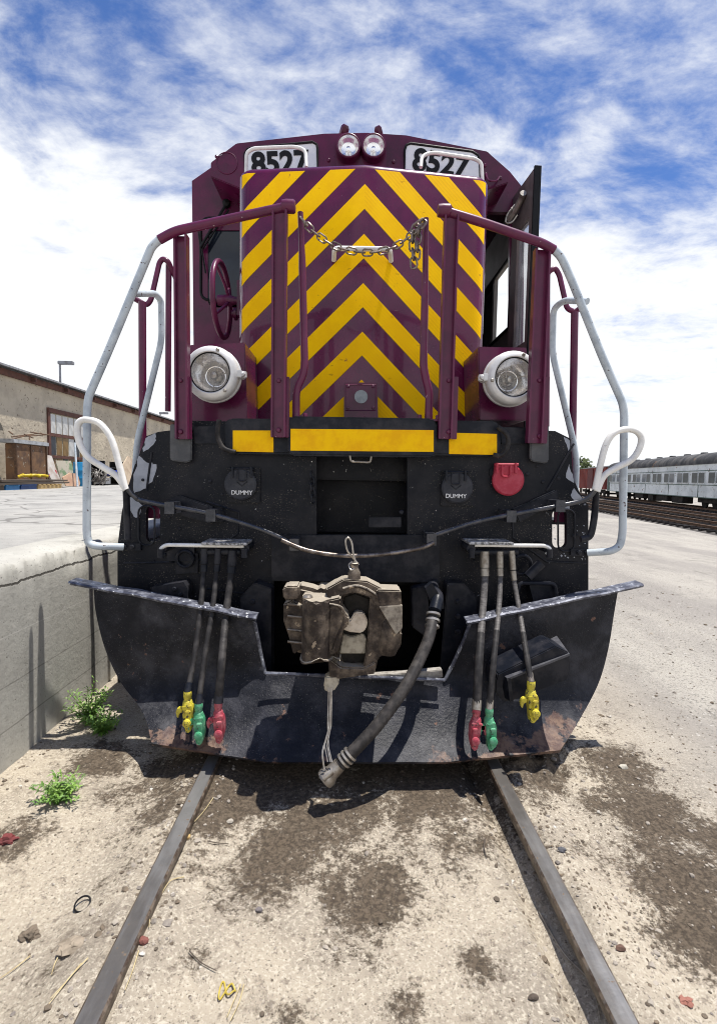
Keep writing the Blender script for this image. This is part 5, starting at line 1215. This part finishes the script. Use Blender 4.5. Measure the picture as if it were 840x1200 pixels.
def tree(px, py, Y, h, lab):
    tp = P(px, py, Y); r = empty('tree', (tp.x, Y, -.4)); tag(r, lab, 'tree')
    obj('trunk', tube(BM(), [(tp.x, Y, -.4), (tp.x+.1, Y, tp.z-h*.5), (tp.x, Y, tp.z-h*.15)], [.22, .16, .06], 8), m_plank, r)
    bm = BM()
    for k in range(900):
        a, b_ = rnd.uniform(0, 6.28), rnd.uniform(-1, 1); q = Vector((math.cos(a)*math.sqrt(1-b_*b_), math.sin(a)*math.sqrt(1-b_*b_), b_))*(rnd.uniform(.3, 1)**.5)
        q *= (1+.5*noise.noise(q*2.2)); c = Vector((tp.x, Y, tp.z-h*.42))+Vector((q.x*h*.38, q.y*h*.38, q.z*h*.42))
        u = Vector((rnd.uniform(-1,1), rnd.uniform(-1,1), rnd.uniform(-1,1))).normalized()*.28; v_ = u.orthogonal().normalized()*.2
        bm.faces.new([bm.verts.new(c+u), bm.verts.new(c+v_), bm.verts.new(c-u), bm.verts.new(c-v_)])
    obj('crown', bm, surf('distant_leaves', (.045,.07,.025), (.10,.12,.04), 1.2, .9), r, smooth=0)
tree(682, 536, 85, 5, 'small green tree far off behind the roof of the red boxcar')

# ================================================================== WEEDS AND LITTER
m_leaf, t, b = nodes_of('weed_leaf')
c = mixc(t, ramp(t, noise_n(t, 14, 3, .5), .35, .65), (.09, .19, .03), (.20, .34, .055)); t.links.new(c, b.inputs['Base Color']); b.inputs['Roughness'].default_value = .55
b.inputs['Subsurface Weight'].default_value = .0; b.inputs['Transmission Weight'].default_value = 0
def weed(c, R, H, ns, lab, spread=1.0, seed=1):
    rr = random.Random(seed); r = empty('weed', tuple(c)); tag(r, lab, 'weed')
    bs = BM(); bl_ = BM()
    for s_ in range(ns):
        a = 6.283*s_/ns+rr.uniform(-.4,.4); out = rr.uniform(.25, 1)*R; h = H*rr.uniform(.45, 1)*(1.15-out/R*.45)
        pts = smooth_path([c, c+Vector((math.cos(a)*out*.35, math.sin(a)*out*.35, h*.5)), c+Vector((math.cos(a)*out, math.sin(a)*out, h))], 5)
        tube(bs, pts, [.0028*(1-.7*i/len(pts)) for i in range(len(pts))], 5)
        nl = 20
        for k in range(nl):
            f = .15+.85*k/(nl-1); p = pts[min(len(pts)-1, int(f*(len(pts)-1)))]; la = a+rr.uniform(-1.9,1.9)+k*2.4; L = R*rr.uniform(.22,.36)*(1.1-.35*f)
            d = Vector((math.cos(la), math.sin(la), rr.uniform(.05,.9))).normalized(); sd = d.cross(Vector((0,0,1))).normalized()*L*.13
            m1 = p+d*L*.5+Vector((0,0,.006)); tip = p+d*L-Vector((0,0,L*.18))
            v0 = bl_.verts.new(p); v1 = bl_.verts.new(m1+sd); v2 = bl_.verts.new(tip); v3 = bl_.verts.new(m1-sd); v4 = bl_.verts.new(m1-Vector((0,0,.003)))
            bl_.faces.new((v0,v1,v4)); bl_.faces.new((v1,v2,v4)); bl_.faces.new((v2,v3,v4)); bl_.faces.new((v3,v0,v4))
    obj('stem', bs, m_leaf, r); obj('leaf', bl_, m_leaf, r, smooth=0)
gp = G(72, 938); weed(Vector((gp.x, gp.y, gz(gp.x, gp.y)-.005)), .15, .13, 24, 'low bright green weed in the open sand, nearer than the others', seed=3)
gp = Vector((-1.62, 3.10, 0)); weed(Vector((gp.x, gp.y, gz(gp.x, gp.y)-.005)), .17, .29, 28, 'tallest green weed at the foot of the concrete wall', seed=5)
gp = Vector((-1.48, 2.98, 0)); weed(Vector((gp.x, gp.y, gz(gp.x, gp.y)-.005)), .19, .14, 18, 'shaded sprawling weed between tall weed and plow corner', seed=9)

def onG(px, py, lift=0):
    p = G(px, py); p.z = gz(p.x, p.y)+lift; return p
_b = bmesh.new(); bmesh.ops.create_icosphere(_b, subdivisions=1, radius=1); _b.verts.ensure_lookup_table()
ICO_V = [v.co.copy() for v in _b.verts]; ICO_F = [[v.index for v in f.verts] for f in _b.faces]; _b.free()
def stone(bm, p, r, rr):
    vs_ = [bm.verts.new(q*r) for q in ICO_V]
    for f in ICO_F: bm.faces.new([vs_[i] for i in f])
    ret = {'verts': vs_}
    sx, sy, sz = rr.uniform(.7,1.3), rr.uniform(.7,1.3), rr.uniform(.35,.8); M_ = Matrix.Rotation(rr.uniform(0,6.28), 3, 'Z')
    for v in ret['verts']:
        q = v.co*(1+.35*noise.noise(v.co/r*1.3+Vector((rr.random()*0+p.x*40, p.y*40, 0)))); q = M_ @ Vector((q.x*sx, q.y*sy, q.z*sz)); v.co = q+p
m_grav = surf('gravel_stone', (.34,.30,.25), (.16,.14,.125), 9, .9, chip=(.5,.47,.42), chip_scale=12, chip_at=.60)
m_clod = surf('dirt_clod', (.10,.08,.06), (.18,.14,.10), 20, .95)
rr = random.Random(5); bm = BM(); bm2 = BM()
for k in range(2600):
    x = rr.uniform(-1.75, 3.0); y = rr.uniform(.75, 3.6)
    if k % 3 == 0: x = rr.uniform(1.1, 3.2)
    if abs(x-RX[0]) < .06 or abs(x-RX[1]) < .06: continue
    r = rr.uniform(.0022, .0055) if rr.random() < .88 else rr.uniform(.006, .013)
    stone(bm if rr.random() < .72 else bm2, Vector((x, y, gz(x, y)+r*.2)), r, rr)
for k in range(2200):
    x = rr.uniform(.95, 5.5); y = rr.uniform(1.2, 7.5)
    if abs(x-RX[1]) < .06: continue
    r = rr.uniform(.004, .009) if rr.random() < .9 else rr.uniform(.010, .022)
    stone(bm if rr.random() < .75 else bm2, Vector((x, y, gz(x, y)+r*.1)), r, rr)
for k in range(900):
    y = rr.uniform(.7, 3.2); x = rr.choice([RX[0]+.05+abs(rr.gauss(0,.05)), RX[0]-.05-abs(rr.gauss(0,.06)), RX[1]+.05+abs(rr.gauss(0,.10)), RX[1]-.08-abs(rr.gauss(0,.05)), WX+.02+abs(rr.gauss(0,.08))])
    r = rr.uniform(.003, .009) if rr.random() < .9 else rr.uniform(.009, .015); stone(bm if rr.random() < .5 else bm2, Vector((x, y, gz(x, y)+r*.1)), r, rr)
for k in range(500):
    p = onG(rr.gauss(745, 45), rr.gauss(980, 90)); r = rr.uniform(.002, .008); stone(bm2, p, r, rr)
for k in range(150):
    p = onG(rr.gauss(650, 35), rr.gauss(960, 55)); r = rr.uniform(.003, .009); stone(bm2, p, r, rr)
tag(obj('gravel', bm, m_grav, None), kind='stuff'); tag(obj('dirt_clods', bm2, m_clod, None), kind='stuff')
def one_stone(px, py, r, col, lab):
    bm = BM(); p = onG(px, py, r*.3); ret = bmesh.ops.create_icosphere(bm, subdivisions=2, radius=r)
    for v in ret['verts']: q = v.co*(1+.45*noise.noise(v.co/r*1.2+p*9)); v.co = Vector((q.x*1.2, q.y*.85, q.z*.6))+p
    tag(obj('stone', bm, surf('stone_paint', col, tuple(v*.6 for v in col), 40, .9), None, smooth=R_(25)), lab, 'stone')
one_stone(168,1121,.016,(.20,.075,.06),'reddish stone lying right of the left rail in the foreground')
one_stone(726,1129,.014,(.13,.075,.055),'rusty brown stone left of the right rail bottom, near the frame edge')
one_stone(657,1009,.015,(.10,.10,.11),'dark grey stone touching the outer side of the right rail')
one_stone(304,1067,.012,(.16,.14,.14),'small dark grey pebble below the central oil staining')
one_stone(624,1171,.012,(.09,.07,.055),'dark lump of dirt left of the lower right rail')
one_stone(270,963,.014,(.42,.38,.32),'pale rough stone by the end of the left rail')
one_stone(730,900,.022,(.48,.45,.38),'pale stone on the dark soil right of the plow')
m_straw = surf('dry_straw', (.52,.43,.24), (.38,.30,.16), 30, .8)
def stick(pts, r, name, lab, cat, mt=m_straw, grp=None):
    bm = BM(); q = smooth_path([onG(x, y, .006+r) for x, y in pts], 5); n = len(q); tube(bm, q, [r*(1-.5*i/n) for i in range(n)], 6); tag(obj(name, bm, mt, None), lab, cat, grp)
GS = 'dry straws on the sand'
for pts, lab in (([(250,945),(240,960),(228,974)], 'curved dry straw right of the end of the left rail'), ([(216,1041),(200,1046),(190,1062)], 'dry straw bent like a hook right of the left rail middle'), ([(190,1060),(178,1085),(175,1105)], 'long dry straw hugging the right side of the left rail'),
                 ([(104,1144),(85,1165),(57,1199)], 'longest dry straw crossing the sand left of the left rail'), ([(96,1150),(78,1172),(60,1190)], 'thin straw lying beside the longest straw'), ([(36,1122),(18,1134),(0,1146)], 'dry straw at the left edge of the frame'),
                 ([(68,1131),(64,1140),(61,1152)], 'short yellow straw above the longest straw'), ([(286,1157),(280,1178),(270,1200)], 'pale straw below the yellow twist'), ([(282,1157),(272,1180),(266,1196)], 'second pale straw parallel below the yellow twist'),
                 ([(163,1135),(155,1160),(147,1180)], 'short straw at the foot of the left rail near the bottom')):
    stick(pts, .0021, 'straw', lab, 'straw')
m_twig = surf('dark_twig', (.09,.07,.055), None, 30, .8)
stick([(243,992),(256,991),(268,990)], .0022, 'twig', 'straight dark twig beside the left rail', 'twig', m_twig)
stick([(222,1124),(236,1134),(254,1142)], .002, 'twig', 'thin wiry twig below the middle of the left rail', 'twig', m_twig)
stick([(568,984),(567,995),(570,1006)], .003, 'twig', 'short forked twig between the rails below the red glad hand', 'twig', m_twig)
stick([(632,1060),(660,1110),(690,1150),(703,1192)], .0025, 'wire', 'long pale wire curving along the left side of the right rail', 'wire', m_wire)
p = onG(217, 990, .01); bm = BM(); box(bm, (p.x-.02,p.y-.012,p.z-.012), (p.x+.022,p.y+.012,p.z+.004)); tag(obj('wood_chip', bm, m_newwood, None, bev=.003), 'small yellow wood chip beside the left rail', 'wood chip')
p = onG(97, 1064, .008); bm = BM(); tube(bm, [p+Vector((math.cos(a)*.026, math.sin(a)*.026, .008*math.sin(a))) for a in [6.283*i/24 for i in range(24)]], .0032, 6, closed=True); tag(obj('rubber_ring', bm, m_gasket, None), 'black rubber ring on the sand left of the left rail', 'ring')
p = onG(267, 1163, .006); bm = BM(); tube(bm, smooth_path([p+Vector((math.sin(a)*.024, math.sin(2*a)*.016+.012*math.cos(a*3), .004*math.sin(3*a))) for a in [6.283*i/16 for i in range(17)]], 3), .0026, 6); tag(obj('yellow_twist', bm, surf('yellow_strap', (.50,.38,.06), None, 30, .5), None), 'twisted yellow plastic strap on the sand at the bottom', 'strap')
def crumple(px, py, R, mt, lab, cat, name, H=.6, seed=2):
    p = onG(px, py); bm = BM(); ret = bmesh.ops.create_icosphere(bm, subdivisions=3, radius=R)
    for v in ret['verts']:
        q = v.co.copy(); n_ = noise.noise(q/R*1.6+Vector((seed,0,0))); n2_ = noise.noise(q/R*4+Vector((seed,3,0))); q *= 1+.9*n_+.35*n2_; v.co = Vector((q.x, q.y*.8, abs(q.z)*H))+p
    tag(obj(name, bm, mt, None, smooth=R_(20)), lab, cat)
m_rag = surf('brown_rag', (.17,.135,.10), (.10,.08,.06), 20, .95)
crumple(36, 1094, .030, m_rag, 'crumpled brown rag lying near the left edge', 'rag', 'rag')
crumple(88, 1118, .042, surf('dusty_rag', (.30,.25,.19), (.17,.14,.105), 20, .95), 'flattened dusty rag left of the left rail', 'rag', 'rag', .25, 7)
crumple(8, 987, .035, surf('maroon_rag', (.16,.035,.035), (.10,.03,.03), 20, .95), 'dark red scrap of cloth on the oil staining at the left edge', 'rag', 'rag', .5, 4)
crumple(802, 1172, .020, surf('red_flake', (.28,.12,.09), None, 20, .9), 'reddish flake of stone in the lower right corner', 'stone', 'stone', .4, 5)

# ================================================================== one object per separate piece
def split_pieces(o):
    me = o.data; nv = len(me.vertices); par = list(range(nv))
    def find(a):
        while par[a] != a: par[a] = par[par[a]]; a = par[a]
        return a
    for e in me.edges:
        a, b_ = find(e.vertices[0]), find(e.vertices[1])
        if a != b_: par[a] = b_
    root = [find(i) for i in range(nv)]; ids = sorted(set(root))
    if len(ids) < 2: return
    co_ = np.array([v.co[:] for v in me.vertices]); root = np.array(root)
    bb = [[co_[root == i].min(0)-.004, co_[root == i].max(0)+.004, {i}] for i in ids]
    ch = True
    while ch:
        ch = False
        for i in range(len(bb)):
            for j in range(i+1, len(bb)):
                if (bb[i][0] <= bb[j][1]).all() and (bb[j][0] <= bb[i][1]).all():
                    bb[i][0] = np.minimum(bb[i][0], bb[j][0]); bb[i][1] = np.maximum(bb[i][1], bb[j][1]); bb[i][2] |= bb[j][2]; del bb[j]; ch = True; break
            if ch: break
    if len(bb) < 2 or len(bb) > 95: return
    for k, (_, _, s_) in enumerate(bb):
        bm = bmesh.new(); bm.from_mesh(me); bm.verts.ensure_lookup_table()
        keep = np.isin(root, list(s_)); bmesh.ops.delete(bm, geom=[bm.verts[i] for i in range(nv) if not keep[i]], context='VERTS')
        m2 = me.copy(); bm.to_mesh(m2); bm.free()
        if k == 0: first = m2
        else:
            n_ = o.copy(); n_.data = m2; C.objects.link(n_)
    o.data = first
NOSPLIT = {'chain', 'board_digits', 'lettering', 'wheel_set', 'weld_bead', 'tie_wire', 'air_hose', 'leaf', 'stem', 'crown', 'reflector', 'lens', 'peeled_paint', 'wheel_set', 'door_leaf'}
bpy.context.view_layer.update()
for o in list(sc.objects):
    if o.type == 'MESH' and o.parent is not None and o.name.split('.')[0] not in NOSPLIT and len(o.data.vertices) < 20000: split_pieces(o)
